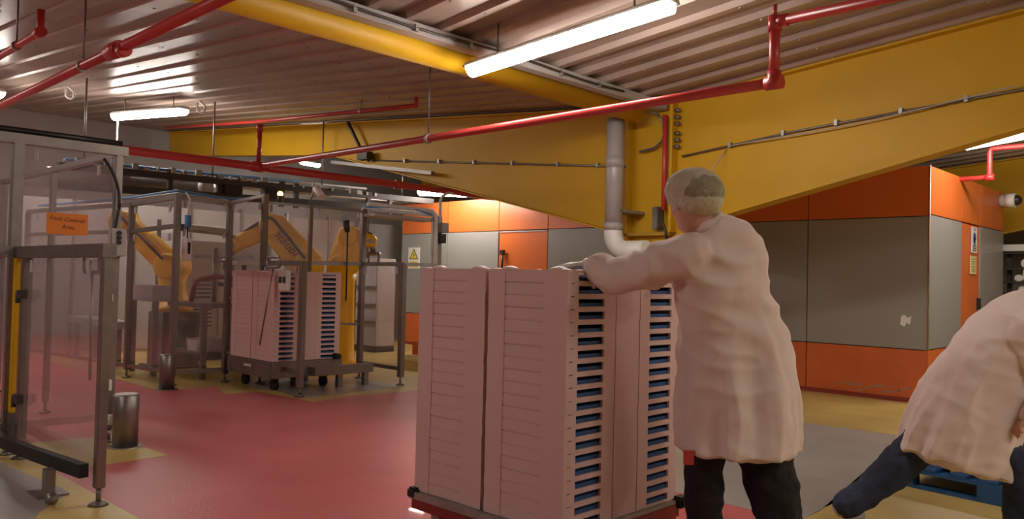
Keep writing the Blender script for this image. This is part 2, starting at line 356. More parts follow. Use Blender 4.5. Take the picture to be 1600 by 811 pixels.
# ------------------------------------------------------------------ sprinkler pipes (red)
ZP = 2.5
def spr(label, runs, r, joints=(), hangers=()):
    t = thing('sprinkler_pipe', label, 'pipe', runs[0][0])
    for run in runs: mk('pipe', T(arc(run, .05, 4) if len(run) > 2 else run, r, 14), 'redpipe', t)
    for j, d, rr in joints: mk('pipe_fitting', T([V(j)-V(d), V(j)+V(d)], rr, 14), 'redpipe', t)
    for h in hangers:
        hg = mk('hanger_rod', T([(h[0], h[1], h[2]), (h[0], h[1], roof(h[0])+.03)], .007, 6), 'steel_d', t)
        mk('hanger_clamp', T([(h[0]-.015, h[1], h[2]-.0), (h[0]+.015, h[1], h[2])], r+.012, 12), 'galv', hg)
    return t
Yp = 4.44
spr('long bright red sprinkler pipe running below the roof and stepping up at the right', [[(-8.25, Yp, ZP), (-2.17, Yp, ZP)], [(-2.17, Yp, ZP-.03), (-2.17, Yp, 2.89)], [(-2.17, Yp, 2.86), (.5, Yp, 2.86)]], .031,
    [((-2.17, Yp, ZP), (.05, 0, 0), .042), ((-2.17, Yp, ZP+.02), (0, 0, .045), .04), ((-2.17, Yp, 2.85), (0, 0, .045), .04), ((-2.12, Yp, 2.86), (.03, 0, 0), .038), ((-2.17, Yp, 2.93), (0, 0, .035), .012)],
    [(-5.33, Yp, ZP)])
spr('thick dark red sprinkler main running away above the machine guards', [[(-8.27, 2.3, ZP-.01), (-8.27, 9.0, ZP-.01)]], .045,
    [((-8.27, Yp, ZP-.01), (0, .10, 0), .058), ((-8.27, 2.9, ZP-.01), (0, .05, 0), .055), ((-8.27, 6.4, ZP-.01), (0, .05, 0), .055)])
spr('thin red sprinkler riser and branch lying close under the left roof slope', [[(-8.27, Yp, ZP), (-8.27, Yp, 2.95)], [(-15.0, 6.16, 3.96), (-11.4, 6.11, 3.645), (-7.194, 5.797, 3.273)], [(-7.194, 5.797, 3.26), (-7.194, 5.797, 3.37)]], .026,
    [((-8.27, Yp, 2.93), (0, 0, .04), .034)], [(-8.4, 5.89, 3.38)])
spr('dark red sprinkler pipe crossing the upper left under the roof', [[(-13.5, 1.93, 2.745), (-1.2, 1.93, 2.745)]], .034,
    [((-5.55, 1.93, 2.745), (.09, 0, 0), .055), ((-5.40, 1.93, 2.72), (.03, 0, 0), .045)], [(-6.15, 1.93, 2.745)])
spr('short red pipe stub with a turned up end in the top left corner', [[(-9.5, 1.70, 3.0), (-6.45, 1.73, 3.0), (-6.45, 1.73, 3.16)]], .026,
    [((-6.47, 1.73, 3.0), (.05, 0, 0), .038)], [(-7.0, 1.72, 3.0)])
spr('red sprinkler pipe stepping up behind the beam at the far right', [[(-3.6, 11.0, 2.68), (-2.58, 11.0, 2.68), (-2.58, 11.0, 3.03), (1.0, 11.0, 3.03)]], .03,
    [((-2.58, 11.0, 2.68), (.05, 0, 0), .042)])

# ------------------------------------------------------------------ lamps
def lamp(label, a, b, w_=.13, h_=.075, hang=True, group=None):
    a, b = V(a), V(b); t = thing('batten_light', label, 'light', (a+b)/2, group)
    d = (b-a).normalized(); s = V((0, 0, 1)).cross(d).normalized(); u = d.cross(s)
    def prof(bm, pr, A, D):
        R = [[bm.verts.new(p+s*x+u*y) for x, y in pr] for p in (A, D)]
        n = len(pr)
        for i in range(n):
            f = bm.faces.new((R[0][i], R[0][(i+1) % n], R[1][(i+1) % n], R[1][i])); f.smooth = True
        bm.faces.new(R[0]); bm.faces.new(R[1][::-1])
    k = 12; low = [(w_/2*math.cos(math.pi+math.pi*i/k), h_*math.sin(math.pi+math.pi*i/k)) for i in range(k+1)]
    mk('diffuser', lambda bm: prof(bm, low, a+d*.03, b-d*.03), 'lamp', t)
    mk('housing', lambda bm: prof(bm, [(-w_/2-.004, 0), (w_/2+.004, 0), (w_*.3, .04), (-w_*.3, .04)], a, b), 'white', t)
    if hang:
        for p in (a+d*.3, b-d*.3): mk('bracket', T([p+u*.03, (p.x, p.y, roof(p.x)+.03)], .008, 6), 'steel_d', t)
    return t
lamp('long bright batten light under the right roof, nearest to the camera', (-4.64, 4.26, 2.955), (-2.84, 4.40, 3.125), .15)
lamp('bright batten light hanging under the left roof above the machine guards', (-13.05, 4.56, 3.70), (-11.2, 4.87, 3.60), .15, .09)
lamp('batten light at the far left, just above the nearer guard', (-13.75, 2.95, 3.72), (-11.9, 2.75, 3.56), .15, .09)
lamp('batten light beyond the beam at the far right, over the enclosure', (-2.70, 10.35, 3.02), (-.6, 10.0, 3.2), .15, .09)
lamp('batten light behind the left end of the beam, lighting the enclosure front', (-11.25, 9.2, 2.86), (-9.6, 9.2, 2.74), .15, .09)
for i, (x, y) in enumerate(((-16.2, 9.75),)):
    lamp(['far batten light seen small under the red main, left one', 'far batten light low over the conveyor machinery at the left wall', 'far batten light near the back wall, smallest one'][i], (x, y, roof(x)-.3), (x+(.75, 1.5, 1.5)[i], y, roof(x+1.5)-.3), .13, .08)
for x, y in ((1.4, 3.0), (2.6, 6.0), (-5.0, -2.2), (-9.5, -.6), (-14.5, .4), (1.2, 9.0), (4.2, 2.0)):      # unseen lamps added outside the frame as fill light
    lamp('unseen batten light added as fill outside the picture', (x, y, roof(x)-.15), (x+1.8, y, roof(x+1.8)-.15), .15, group='added fill lamps outside the picture')
tag(mk('lamp_lead', T([(-12.95, 4.58, 3.68), (-12.95, 4.58, 3.0)], .012, 6), 'white'), 'white vertical lead hanging from the left end of the left lamp', 'cable')
def hook(label, p):
    tag(mk('cable_hook', T(arc([p, V(p)+V((0, 0, -.12)), V(p)+V((.07, .06, -.16)), V(p)+V((.09, .08, -.06)), V(p)+V((.02, .02, .02))], .04), .014, 8), 'white'), label, 'hook')
hook('white cable loop under the roof right of the left lamp', (-10.9, 4.9, 3.66)); hook('white cable loop under the roof above the nearer guard', (-11.8, 3.5, 3.73))

# ------------------------------------------------------------------ orange and grey enclosure
X0, X1, Y0, Y1, ZB = -12.5, -2.9, 9.81, 13.15, 2.715
en = thing('panel_enclosure', 'large walk-in enclosure of orange and grey panels behind the yellow beam', 'enclosure', ((X0+X1)/2, (Y0+Y1)/2, 0))
g = .005
def pan_y(x0, x1, z0, z1, m, n='panel', y=Y0): return mk(n, B(x0+g, x1-g, y, y+.06, z0+g, z1-g), m, en, bevel=.004)
def pan_x(y0, y1, z0, z1, m, n='panel', x=X1): return mk(n, B(x-.06, x, y0+g, y1-g, z0+g, z1-g), m, en, bevel=.004)
seams = [-12.5, -11.15, -9.81, -8.67, -7.21, -5.76, -4.31, -2.905]
for a, c in zip(seams, seams[1:]):
    pan_y(a, c, 2.135, ZB, 'orange')
    door = abs(a+9.81) < .01
    if door:
        d = mk('door', B(a+.012, c-.012, Y0+.01, Y0+.06, .04, 2.12), 'orange', en, bevel=.004)
        mk('door_handle', [T([(-9.66, Y0-.05, 1.25), (-9.66, Y0-.05, 1.74)], .022), B(-9.70, -9.62, Y0-.075, Y0-.02, 1.72, 1.80), B(-9.67, -9.65, Y0-.05, Y0+.02, 1.3, 1.33)], 'black', d)
        mk('door_seal', B(a+.02, c-.02, Y0-.004, Y0+.02, 2.105, 2.125), 'offwhite', d)
    else:
        pan_y(a, c, .605, 2.135, 'greyp'); pan_y(a, c, .03, .605, 'scuffed')
for a, c, dr in ((Y0+.005, 11.09, 0), (11.09, 11.93, 1), (11.93, Y1, 0)):
    pan_x(a, c, 2.155, ZB, 'orange')
    if dr:
        d = mk('door', B(X1-.055, X1-.008, a+.012, c-.012, .04, 2.145), 'orange', en, bevel=.004)
        mk('door_latch', B(X1-.01, X1+.03, c-.12, c-.06, 1.05, 1.2), 'black', d)
    else: pan_x(a, c, .61, 2.155, 'greyp'); pan_x(a, c, .03, .61, 'orange')
mk('corner_trim', B(X1-.012, X1+.003, Y0-.003, Y0+.012, .03, ZB+.002), 'orange', en, bevel=.006)
mk('corner_bead', T([(X1+.004, Y0-.004, .6), (X1+.004, Y0-.004, ZB)], .008, 8), 'galv', en)
mk('floor_seal', B(X0, X1+.01, Y0-.015, Y0+.05, 0, .05), 'redframe', en); mk('floor_seal', B(X1-.05, X1+.015, Y0, Y1, 0, .05), 'redframe', en)
mk('roof_panel', B(X0, X1-.06, Y0+.06, Y1, ZB-.09, ZB-.02), 'offwhite', en)
mk('rear_panel', [B(X0, X1-.06, Y1-.06, Y1-.01, .03, ZB-.09), B(X0, X0+.05, Y0+.06, Y1-.06, .03, ZB-.09)], 'greyp', en)
rng = random.Random(3)
def chips(bm):
    for k in range(26):
        x = rng.uniform(-3.9, -3.05); z = rng.uniform(.08, .17); s = rng.uniform(.008, .03)
        box(bm, x-s, x+s, Y0-.0015, Y0+.001, z-s*.3, z+s*.3)
tag(mk('paint_chips', chips, 'greyp', en), kind='stuff')
tag(mk('torn_label', lambda bm: prism(bm, [(-3.20, .885), (-3.15, .865), (-3.13, .91), (-3.09, .89), (-3.08, .99), (-3.12, .965), (-3.155, 1.0), (-3.19, .98)], 'y', Y0-.003, Y0), 'white'),
    'small torn white paper stuck low on the grey front of the enclosure', 'paper')
sg = thing('warning_sign', 'white sign with a yellow electrical warning triangle on the grey enclosure', 'sign', (-12.1, Y0, 1.45))
mk('sign_plate', B(-12.27, -11.93, Y0-.012, Y0-.001, 1.46, 1.87), 'white', sg)
mk('triangle', lambda bm: prism(bm, [(-12.235, 1.64), (-11.965, 1.64), (-12.1, 1.85)], 'y', Y0-.015, Y0-.012), 'darkink', sg)
mk('triangle', lambda bm: prism(bm, [(-12.20, 1.655), (-12.0, 1.655), (-12.1, 1.815)], 'y', Y0-.018, Y0-.015), 'sign_y', sg)
mk('bolt_mark', lambda bm: prism(bm, [(-12.09, 1.78), (-12.13, 1.71), (-12.10, 1.715), (-12.12, 1.665), (-12.065, 1.73), (-12.095, 1.727)], 'y', Y0-.02, Y0-.018), 'green', sg)
mk('caption_band', B(-12.23, -11.97, Y0-.015, Y0-.012, 1.49, 1.60), 'sign_y', sg)
mk('caption_line', [B(-12.19, -12.01, Y0-.017, Y0-.015, z, z+.012) for z in (1.565, 1.54, 1.515)], 'green', sg)
sg = thing('notice', 'narrow white notice with blue symbols above the cream one on the orange door', 'sign', (X1, 11.6, 1.8))
mk('sign_plate', B(X1+.001, X1+.01, 11.50, 11.74, 1.79, 2.12), 'white', sg)
mk('blue_symbol', [T([(X1+.01, 11.62, 2.09), (X1+.012, 11.62, 2.09)], .022), T([(X1+.01, 11.62, 1.99), (X1+.012, 11.62, 1.99)], .06, 20), T([(X1+.01, 11.62, 1.94), (X1+.012, 11.62, 1.94)], .05, 20)], 'sign_b', sg)
mk('text_line', [B(X1+.01, X1+.012, 11.54, 11.70, z, z+.016) for z in (1.87, 1.84, 1.81)], 'darkink', sg)
sg = thing('notice', 'cream yellow paper notice under the white one on the orange door', 'sign', (X1, 11.6, 1.5))
mk('sign_plate', B(X1+.001, X1+.008, 11.45, 11.73, 1.51, 1.745), 'sign_c', sg)
mk('text_line', [B(X1+.008, X1+.0095, 11.50, 11.68, z, z+.008) for z in (1.70, 1.67, 1.64, 1.60, 1.57, 1.545)], 'green', sg)
sn = thing('sounder', 'white alarm sounder with a black dome on the far corner of the enclosure', 'alarm', (X1, 13.0, 2.5))
for nm, a, c, r, m_ in (('base', 0, .07, .085, 'offwhite'), ('body', .07, .19, .10, 'white')):
    mk(nm, T([(X1+a, 12.95, 2.58), (X1+c, 12.95, 2.58)], r, 20), m_, sn)
mk('dome', lambda bm: ball(bm, (X1+.19, 12.95, 2.58), .075, (1.1, 1, 1)), 'black', sn)
tag(mk('guard_wall', B(-9.15, -6.6, 7.42, 7.5, 0, .36), 'orange', bevel=.01), 'low orange guard wall behind the yellow kerb, left of the near tray stack', 'barrier')
tag(mk('kerb', lambda bm: prism(bm, [(7.12, 0), (7.42, 0), (7.42, .19), (7.20, .19), (7.12, .13)], 'x', -9.0, -6.6), 'yellow_floor'), 'raised yellow kerb on the floor left of the near tray stack', 'kerb')
ms = thing('cable_mast', 'grey upright trunking with a small box and white cables in front of the enclosure', 'mast', (-8.2, 7.0, 0))
mk('trunking', B(-8.24, -8.14, 6.97, 7.07, 0, 2.12), 'galv', ms, bevel=.006)
mk('switch_box', B(-8.14, -8.02, 6.96, 7.08, 1.9, 2.03), 'galv', ms, bevel=.006); mk('switch_box', B(-8.13, -8.05, 6.97, 7.06, 1.76, 1.88), 'dark', ms)
mk('base_plate', B(-8.29, -8.09, 6.92, 7.12, 0, .012), 'steel', ms)
def cab(label, pts, r, m='white', rr=.1): return tag(mk('cable', T(arc(pts, rr, 6), r, 8), m), label, 'cable')
cab('thick white cable bending down the mast by the electrical warning sign', [(-8.43, 6.05, 2.22), (-8.28, 6.9, 2.20), (-8.12, 6.94, 2.16), (-8.10, 6.94, .02)], .028)
cab('second white cable running beside the thick one to the mast', [(-8.46, 6.0, 2.15), (-8.26, 7.0, 2.14), (-8.2, 6.95, 2.10), (-8.19, 6.95, 1.6)], .024)
cab('thin blue cable between the white ones above the guard', [(-8.45, 6.02, 2.18), (-8.3, 6.7, 2.21), (-8.22, 6.96, 2.13)], .009, 'bluecab')
cab('white cable arching over from the mast towards the enclosure roof', [(-8.08, 6.98, 1.95), (-8.10, 6.98, 2.36), (-8.2, 7.2, 2.46), (-8.6, 8.2, 2.50), (-8.8, 9.8, 2.56)], .02)
mk('cable_bracket', B(-8.50, -8.18, 5.98, 7.0, 2.05, 2.09), 'offwhite', ms)

# ------------------------------------------------------------------ machine guards
def post(t, x, y, z1, w_=.06, foot=True):
    o = mk('post', B(x-w_/2, x+w_/2, y-w_/2, y+w_/2, .10 if foot else 0, z1), 'steel', t, bevel=.004)
    if foot: mk('adjustable_foot', [T([(x, y, .02), (x, y, .10)], .014), T([(x, y, .006), (x, y, .026)], [.055, .03], 16)], 'steel_d', o)
    return o
def rail(t, a, b_, w_=.05, name='rail'): return mk(name, BAR(a, b_, w_, w_), 'steel', t, bevel=.003)
def pane(t, a, b_, z0, z1, name='acrylic_panel'):      # vertical clear panel between plan points
    a, b_ = V((a[0], a[1], 0)), V((b_[0], b_[1], 0)); d = (b_-a).normalized(); n = V((-d.y, d.x, 0))*.003
    def f(bm):
        v = [bm.verts.new(p+s*n+V((0, 0, z))) for z in (z0, z1) for p, s in ((a, -1), (b_, -1), (b_, 1), (a, 1))]
        for q in ((0, 3, 2, 1), (4, 5, 6, 7), (0, 1, 5, 4), (1, 2, 6, 5), (2, 3, 7, 6), (3, 0, 4, 7)): bm.faces.new([v[i] for i in q])
    o = mk(name, f, 'pane', t)
    L = (b_-a).length
    for k in (.12, .88):
        c = a+d*L*k
        mk('panel_clip', [BAR(c+V((0, 0, z1-.01))-n*8, c+V((0, 0, z1-.09))-n*8, .05, .012)], 'offwhite', o)
    return o
# nearer guard at the left
c1 = thing('machine_guard', 'stainless steel guard with clear panels nearest the camera at the left edge', 'machine guard', (-6.4, 1.7, 0))
TX = -6.37
post(c1, TX, 2.27, 2.21, .052); post(c1, TX, 1.60, 2.17, .07); post(c1, TX, -.6, 2.17, .07)
for yy in (.45,): post(c1, TX, yy, 2.17, .06)
rail(c1, (TX, -.6, 2.20), (TX, 2.33, 2.20), .07, 'top_rail')
rail(c1, (TX, -.6, 1.42), (TX, 2.30, 1.42), .06); rail(c1, (TX, -.6, .2), (TX, 1.6, .2), .05)
pane(c1, (TX+.01, 1.63), (TX+.01, 2.27), 1.46, 2.15); pane(c1, (TX, .5), (TX, 1.56), 1.46, 2.15); pane(c1, (TX, .5), (TX, 1.56), .25, 1.38)
# side returning towards the viewer: low panel with stile
post(c1, -4.69, 1.63, 1.37, .052)
rail(c1, (-6.37, 1.63, 1.405), (-4.655, 1.63, 1.405), .078, 'mid_rail')
post(c1, -6.17, 1.63, 1.37, .06)
pane(c1, (-6.14, 1.63), (-4.73, 1.63), .16, 1.36)
mk('yellow_strip', B(-6.34, -6.27, 1.59, 1.64, .30, 1.365), 'stripe', c1, bevel=.004)
mk('strip_base', B(-6.34, -6.27, 1.585, 1.645, .10, .30), 'steel_d', c1)
bump = [(-6.9, 1.72, .20), (-6.4, 1.50, .17), (-6.0, 1.50, .155), (-5.5, 1.53, .165), (-5.0, 1.56, .18), (-4.75, 1.57, .19)]
mk('bumper', lambda bm: [bar(bm, a, c, .05, .075) for a, c in zip(arc(bump, .1, 3), arc(bump, .1, 3)[1:])], 'rubber', c1)
mk('bumper_leg', [BAR((-5.10, 1.50, .012), (-5.10, 1.50, .15), .07, .05), B(-5.2, -5.0, 1.42, 1.58, .006, .018)], 'steel', c1)
for z in (1.12, .42): mk('hinge', [B(-6.15, -6.06, 1.57, 1.61, z-.03, z+.03), T([(-6.16, 1.58, z-.06), (-6.16, 1.58, z+.02)], .016)], 'dark', c1)
# far side rails of the same cell
post(c1, -9.6, 2.3, 2.2, .06); rail(c1, (TX, 2.30, 2.19), (-9.6, 2.3, 2.19), .05, 'top_rail'); rail(c1, (-9.6, -.6, 2.19), (-9.6, 2.3, 2.19), .05, 'top_rail')
pane(c1, (-9.57, 2.3), (TX-.05, 2.3), .2, 2.14); post(c1, -8.0, 2.3, 2.2, .05)
rail(c1, (-9.6, 2.3, 1.42), (TX, 2.3, 1.42), .04)
def lever(t, x, y, zt, zb, dx):
    lp = [(x-.13, y, zt+.06), (x-.13, y, zt-.05), (x+.13, y, zt-.05), (x+.13, y, zt+.06)]
    h = mk('lever_handle', [T(arc(lp+[(x-.13, y, zt+.06)], .03, 4), .014, 8), ], 'steel', t)
    mk('lever_rod', T([(x, y, zt-.05), (x+dx, y, zb)], .009, 8), 'steel', h)
lever(c1, -5.28, 1.75, 1.33, .62, .03)
bx = thing('control_box', 'grey box with three round dark buttons on the nearer guard post', 'control box', (TX+.06, 2.24, 1.4))
mk('housing', B(TX+.035, TX+.10, 2.20, 2.315, 1.40, 1.61), 'offwhite', bx, bevel=.008)
for z in (1.575, 1.54, 1.505): mk('button', T([(TX+.10, 2.257, z), (TX+.112, 2.257, z)], .017, 14), 'black', bx)
cab('black cable looping down the nearer guard post into the control box', [(TX+.05, 2.15, 2.12), (TX+.06, 2.21, 2.05), (TX+.07, 2.27, 1.85), (TX+.07, 2.25, 1.7), (TX+.07, 2.235, 1.60)], .012, 'black')
cab('dark cable bundle lying along the top of the nearer guard', [(TX-.02, -.5, 2.25), (TX-.02, 1.6, 2.262), (TX+.03, 2.28, 2.255)], .022, 'black')
sg = thing('card_sign', 'orange card reading Foot Control Area on the nearer clear guard', 'sign', (TX+.02, 1.93, 1.5))
mk('card', B(TX+.016, TX+.020, 1.79, 2.065, 1.545, 1.70), 'paper', sg)
text('lettering', 'Foot Control', .043, 'ink', sg, plane_mx((TX+.0205, 1.925, 1.655), (0, 1, -.06), (0, 0, 1)), shear=.15)
text('lettering', 'Area', .043, 'ink', sg, plane_mx((TX+.0205, 1.93, 1.60), (0, 1, -.06), (0, 0, 1)), shear=.15)
for i, (y, z) in enumerate(((2.235, 1.09),)):
    tag(mk('white_sticker', B(TX+.036, TX+.040, y-.018, y+.018, z-.025, z+.025), 'white'), 'small white square sticker on the nearer tall guard post', 'sticker')
rl = tag(mk('guide_roller', T([(-6.25, 2.27, .19), (-6.25, 2.20, .19)], .04, 18), 'white'), 'small white roller low on the nearer guard beside the bollard', 'roller')
tag(mk('sensor_bracket', B(-6.34, -6.28, 2.20, 2.25, .40, .48), 'white', bevel=.004), 'small white bracket on the guard post just above the bollard top', 'bracket')
tag(mk('floor_stud', lambda bm: ball(bm, (-4.87, 1.45, .035), .035), 'steel'), 'small round steel stud on the floor beside the nearer guard foot', 'stud')
def bollard(label, x, y, r, h):
    t = thing('bollard', label, 'bollard', (x, y, 0)); mk('cylinder', T([(x, y, .01), (x, y, h-.01), (x, y, h)], [r, r, r-.01], 32), 'steel', t); mk('base_flange', T([(x, y, 0), (x, y, .012)], r+.035, 28), 'steel', t)
bollard('stainless steel bollard beside the nearer guard', -6.13, 2.30, .088, .39)
bollard('stainless steel bollard in front of the further guard', -8.80, 3.72, .082, .39)

# further guard
c2 = thing('machine_guard', 'stainless steel guard with clear panels around the robots, further away', 'machine guard', (-9, 4.5, 0))
P1, P2, P3, P4 = (-10.08, 3.77), (-9.09, 3.90), (-9.05, 4.51), (-8.66, 4.75)
P5, P6, P7, P0 = (-7.52, 4.59), (-8.44, 6.0), (-7.60, 6.0), (-12.9, 3.4)
for p, z in ((P0, 2.1), (P1, 2.1), (P2, 2.17), (P3, 2.12), (P4, 2.24)): post(c2, *p, z, .065)
post(c2, *P5, 1.44, .065); post(c2, *P7, 1.46, .065); post(c2, *P6, 2.15, .065)
ends = [P0, P1, P2, P3]
def z3(p, z): return (p[0], p[1], z)
for a, c, za, zc in ((P0, P1, 2.1, 2.1), (P1, P2, 2.1, 2.15), (P2, P3, 2.15, 2.12)):
    rail(c2, z3(a, za), z3(c, zc), .055, 'top_rail'); rail(c2, z3(a, za-.33), z3(c, zc-.33), .05); rail(c2, z3(a, .15), z3(c, .15), .045, 'bottom_rail')
    pane(c2, a, c, za-.30, za-.03); pane(c2, a, c, .2, za-.36)
rail(c2, z3(P3, 2.13), z3(P4, 2.22), .04, 'door_rail'); rail(c2, z3(P3, 1.0), z3(P4, 1.0), .035, 'door_rail'); rail(c2, z3(P3, .35), z3(P4, .35), .035, 'door_rail'); rail(c2, z3(P3, 1.46), z3(P4, 1.46), .025, 'door_rail')
pane(c2, P3, P4, .2, 2.14, 'door_panel')
rail(c2, z3(P4, 2.14), (-8.55, 5.3, 2.13), .03, 'top_rail'); rail(c2, (-8.55, 5.3, 2.13), z3(P6, 2.12), .03, 'top_rail')
post(c2, -8.55, 5.3, 2.14, .045, False).location.z += .0
pane(c2, P4, (-8.55, 5.3), 1.46, 2.12); pane(c2, (-8.55, 5.3), P6, 1.46, 2.12)
rail(c2, z3(P4, 1.42), z3(P5, 1.42), .055, 'mid_rail'); rail(c2, z3(P6, 1.45), z3(P7, 1.45), .05, 'mid_rail'); rail(c2, z3(P7, 1.45), (-7.4, 6.35, 1.45), .04, 'mid_rail')
rail(c2, (-8.66, 5.2, 1.44), z3(P6, 1.45), .05, 'mid_rail')
pane(c2, P4, P5, .25, 1.39); pane(c2, P6, P7, .22, 1.42)
rail(c2, z3(P6, .20), z3(P7, .20), .045, 'bottom_rail'); rail(c2, z3(P4, .25), z3(P5, .25), .045, 'bottom_rail')
rail(c2, (-8.6, 5.35, .72), z3(P6, .68), .03)
post(c2, -9.9, 6.9, 2.1, .05); post(c2, -10.6, 5.9, 2.05, .05); 
rail(c2, (-10.6, 5.9, 1.78), (-9.1, 3.95, 1.78), .03); post(c2, -11.8, 4.8, 2.05, .05)
mk('yellow_strip', B(-8.87, -8.83, 4.83, 4.87, .25, 1.3), 'stripe', c2)
lever(c2, -7.98, 4.50, 1.42, .50, -.25)
eb = thing('control_box', 'pale square box with two dark buttons on the further guard rail', 'control box', (-7.7, 4.5, 1.2))
mx = (-7.72, 4.52)
mk('housing', B(mx[0]-.10, mx[0]+.08, mx[1]-.05, mx[1]-.0, 1.12, 1.34), 'white', eb, bevel=.01)
for x in (-.05, .03): mk('button', B(mx[0]+x-.03, mx[0]+x+.022, mx[1]-.058, mx[1]-.05, 1.20, 1.27), 'black', eb, bevel=.003)
pb = thing('pendant_box', 'pale pendant control box with a blue plug above it behind the further bollard', 'control box', (-9.0, 3.98, 1.5))
mk('box_body', B(-9.05, -8.93, 3.84+.1, 3.93+.08, 1.42, 1.68), 'white', pb, bevel=.008)
mk('label_plate', B(-8.93, -8.926, 3.96, 3.99, 1.5, 1.63), 'darkink', pb)
mk('plug', T([(-8.97, 3.97, 1.80), (-8.97, 3.97, 1.94)], .035, 14), 'bluecab', pb)
mk('lead', T([(-8.97, 3.97, 1.68), (-8.97, 3.97, 1.80)], .008, 6), 'black', pb); mk('lead', T([(-8.97, 3.97, 1.94), (-8.95, 3.98, 2.12), (-9.0, 3.95, 2.2)], .011, 6), 'white', pb)
cab('blue air hoses lying along the top rail of the further guard', [z3((-12.5, 3.42), 2.17), z3((-10.08, 3.75), 2.18), z3((-9.1, 3.88), 2.22), z3((-9.05, 4.5), 2.18), z3((-8.75, 4.75), 2.19)], .014, 'bluecab', .04)
cab('pale air hose next to the blue ones on the further guard', [z3((-12.5, 3.47), 2.16), z3((-10.08, 3.80), 2.17), z3((-9.13, 3.93), 2.20), z3((-9.10, 4.5), 2.17)], .012, 'white', .04)
cc = thing('security_camera', 'white security camera on top of the further guard', 'camera', (-8.6, 5.2, 2.2))
p = W(497, 300, 9.6)
mk('camera_body', lambda bm: tube(bm, [p+V((-.05, 0, .05)), p+V((.06, .02, -.06))], .045, 16), 'white', cc); mk('camera_arm', [lambda bm: tube(bm, [p+V((-.02, .02, .05)), p+V((-.10, .0, .02)), p+V((-.14, -.02, -.12))], .012, 8)], 'galv', cc)
bc = thing('beacon', 'small glowing amber beacon on top of the further guard', 'beacon', W(438, 310, 9.6))
p = W(438, 303, 9.6); mk('lens', lambda bm: ball(bm, p, .035, (1, 1, .9)), 'amber', bc); mk('base', lambda bm: tube(bm, [p+V((0, 0, -.12)), p+V((0, 0, -.02))], .03, 14), 'dark', bc)
tp = thing('air_gun', 'small dark tool hanging from the further guard beside the cable bundle', 'tool', W(540, 355, 10))
p = W(540, 345, 10.0); mk('tool_body', lambda bm: tube(bm, [p, p+V((.02, .02, -.14))], [.05, .03], 12), 'dark', tp); mk('tool_lead', lambda bm: tube(bm, [p+V((.02, .02, -.12)), p+V((.03, .02, -1.0))], .010, 8), 'black', tp)

# ------------------------------------------------------------------ robots
def limb(bm, a, c, wa, wc, th=.8):
    a, c = V(a), V(c); x, y = frame_of(c-a); d = (c-a)
    pts = [(-.09, .55), (-.04, .9), (.0, 1), (1, 1), (1.04, .9), (1.09, .55)]
    rings = []; L = d.length
    for t, s in pts:
        wd = (wa+(wc-wa)*min(max(t, 0), 1))*s/2; q = a+d.normalized()*(t*L if 0 <= t <= 1 else (t*.9 if t < 0 else L+(t-1)*.9))
        rings.append([bm.verts.new(q+x*wd*th*math.copysign(abs(math.cos(k))**.6, math.cos(k))+y*wd*math.copysign(abs(math.sin(k))**.6, math.sin(k))) for k in [i*math.pi/8+.001 for i in range(16)]])
    for A, D in zip(rings, rings[1:]):
        for k in range(16): bm.faces.new((A[k], A[(k+1) % 16], D[(k+1) % 16], D[k])).smooth = True
    bm.faces.new(rings[0][::-1]); bm.faces.new(rings[-1])
def robot(label, base, zp, sh, elb, wr, tool, wu=.36, txt=False):
    t = thing('robot_arm', label, 'robot', (base[0], base[1], 0)); bx_, by = base
    if zp > .1: mk('pedestal', [B(bx_-.25, bx_+.25, by-.25, by+.25, .02, zp), B(bx_-.33, bx_+.33, by-.33, by+.33, 0, .03)], 'steel_d', t, bevel=.01)
    mk('base', T([(bx_, by, zp), (bx_, by, zp+.08), (bx_, by, zp+.1), (sh[0], sh[1], sh[2]-.25), (sh[0], sh[1], sh[2]-.1)], [.24, .24, .19, .17, .2], 24), 'robot', t)
    sd = (V(elb)-V(sh)).cross(V((0, 0, 1))).normalized()
    mk('shoulder', T([V(sh)-sd*.2, V(sh)-sd*.18, V(sh)+sd*.18, V(sh)+sd*.2], [.15, .18, .18, .15], 24), 'robot', t)
    ua = mk('upper_arm', lambda bm: limb(bm, sh, elb, wu, wu*.8, .62), 'robot', t)
    mk('elbow', T([V(elb)-sd*.17, V(elb)-sd*.15, V(elb)+sd*.15, V(elb)+sd*.17], [.12, .15, .15, .12], 24), 'robot', t)
    fa = mk('forearm', lambda bm: limb(bm, elb, wr, wu*.62, wu*.42, .8), 'robot', t)
    mk('wrist', lambda bm: ball(bm, wr, .085), 'offwhite', t)
    mk('gripper', [T([wr, tool], .04, 12), lambda bm: ball(bm, tool, .07, (1.6, 1.6, .5)), T([V(tool)+V((-.12, 0, 0)), V(tool)+V((-.12, 0, -.12))], .015), T([V(tool)+V((.12, 0, 0)), V(tool)+V((.12, 0, -.12))], .015)], 'steel', t)
    mk('hose', T(arc([V(sh)+V((0, 0, .1))-sd*.26, (V(sh)+V(elb))/2-sd*.24+V((0, 0, .12)), V(elb)-sd*.2+V((0, 0, .12)), V(wr)+V((0, 0, .1))], .1), .02, 8), 'black', t)
    if txt:
        # lettering on the side that faces the walkway
        n = sd if sd.dot(CP-V(sh)) > 0 else -sd
        dirv = (V(sh)-V(elb)).normalized(); up = n.cross(dirv).normalized()
        mid = V(elb)*.55+V(sh)*.45+n*(wu*.62*.45+.012)
        text('lettering', 'Stäubli', .17, 'redframe', ua, plane_mx(mid, dirv, up), shear=.25, depth=.004)
    return t
robot('yellow robot arm with red lettering, above the tray stack inside the further guard', (-9.25, 6.0), .0, (-9.25, 5.72, 1.40), (-9.56, 5.36, 1.93), (-9.92, 5.03, 1.66), (-9.98, 4.98, 1.45), .46, True)
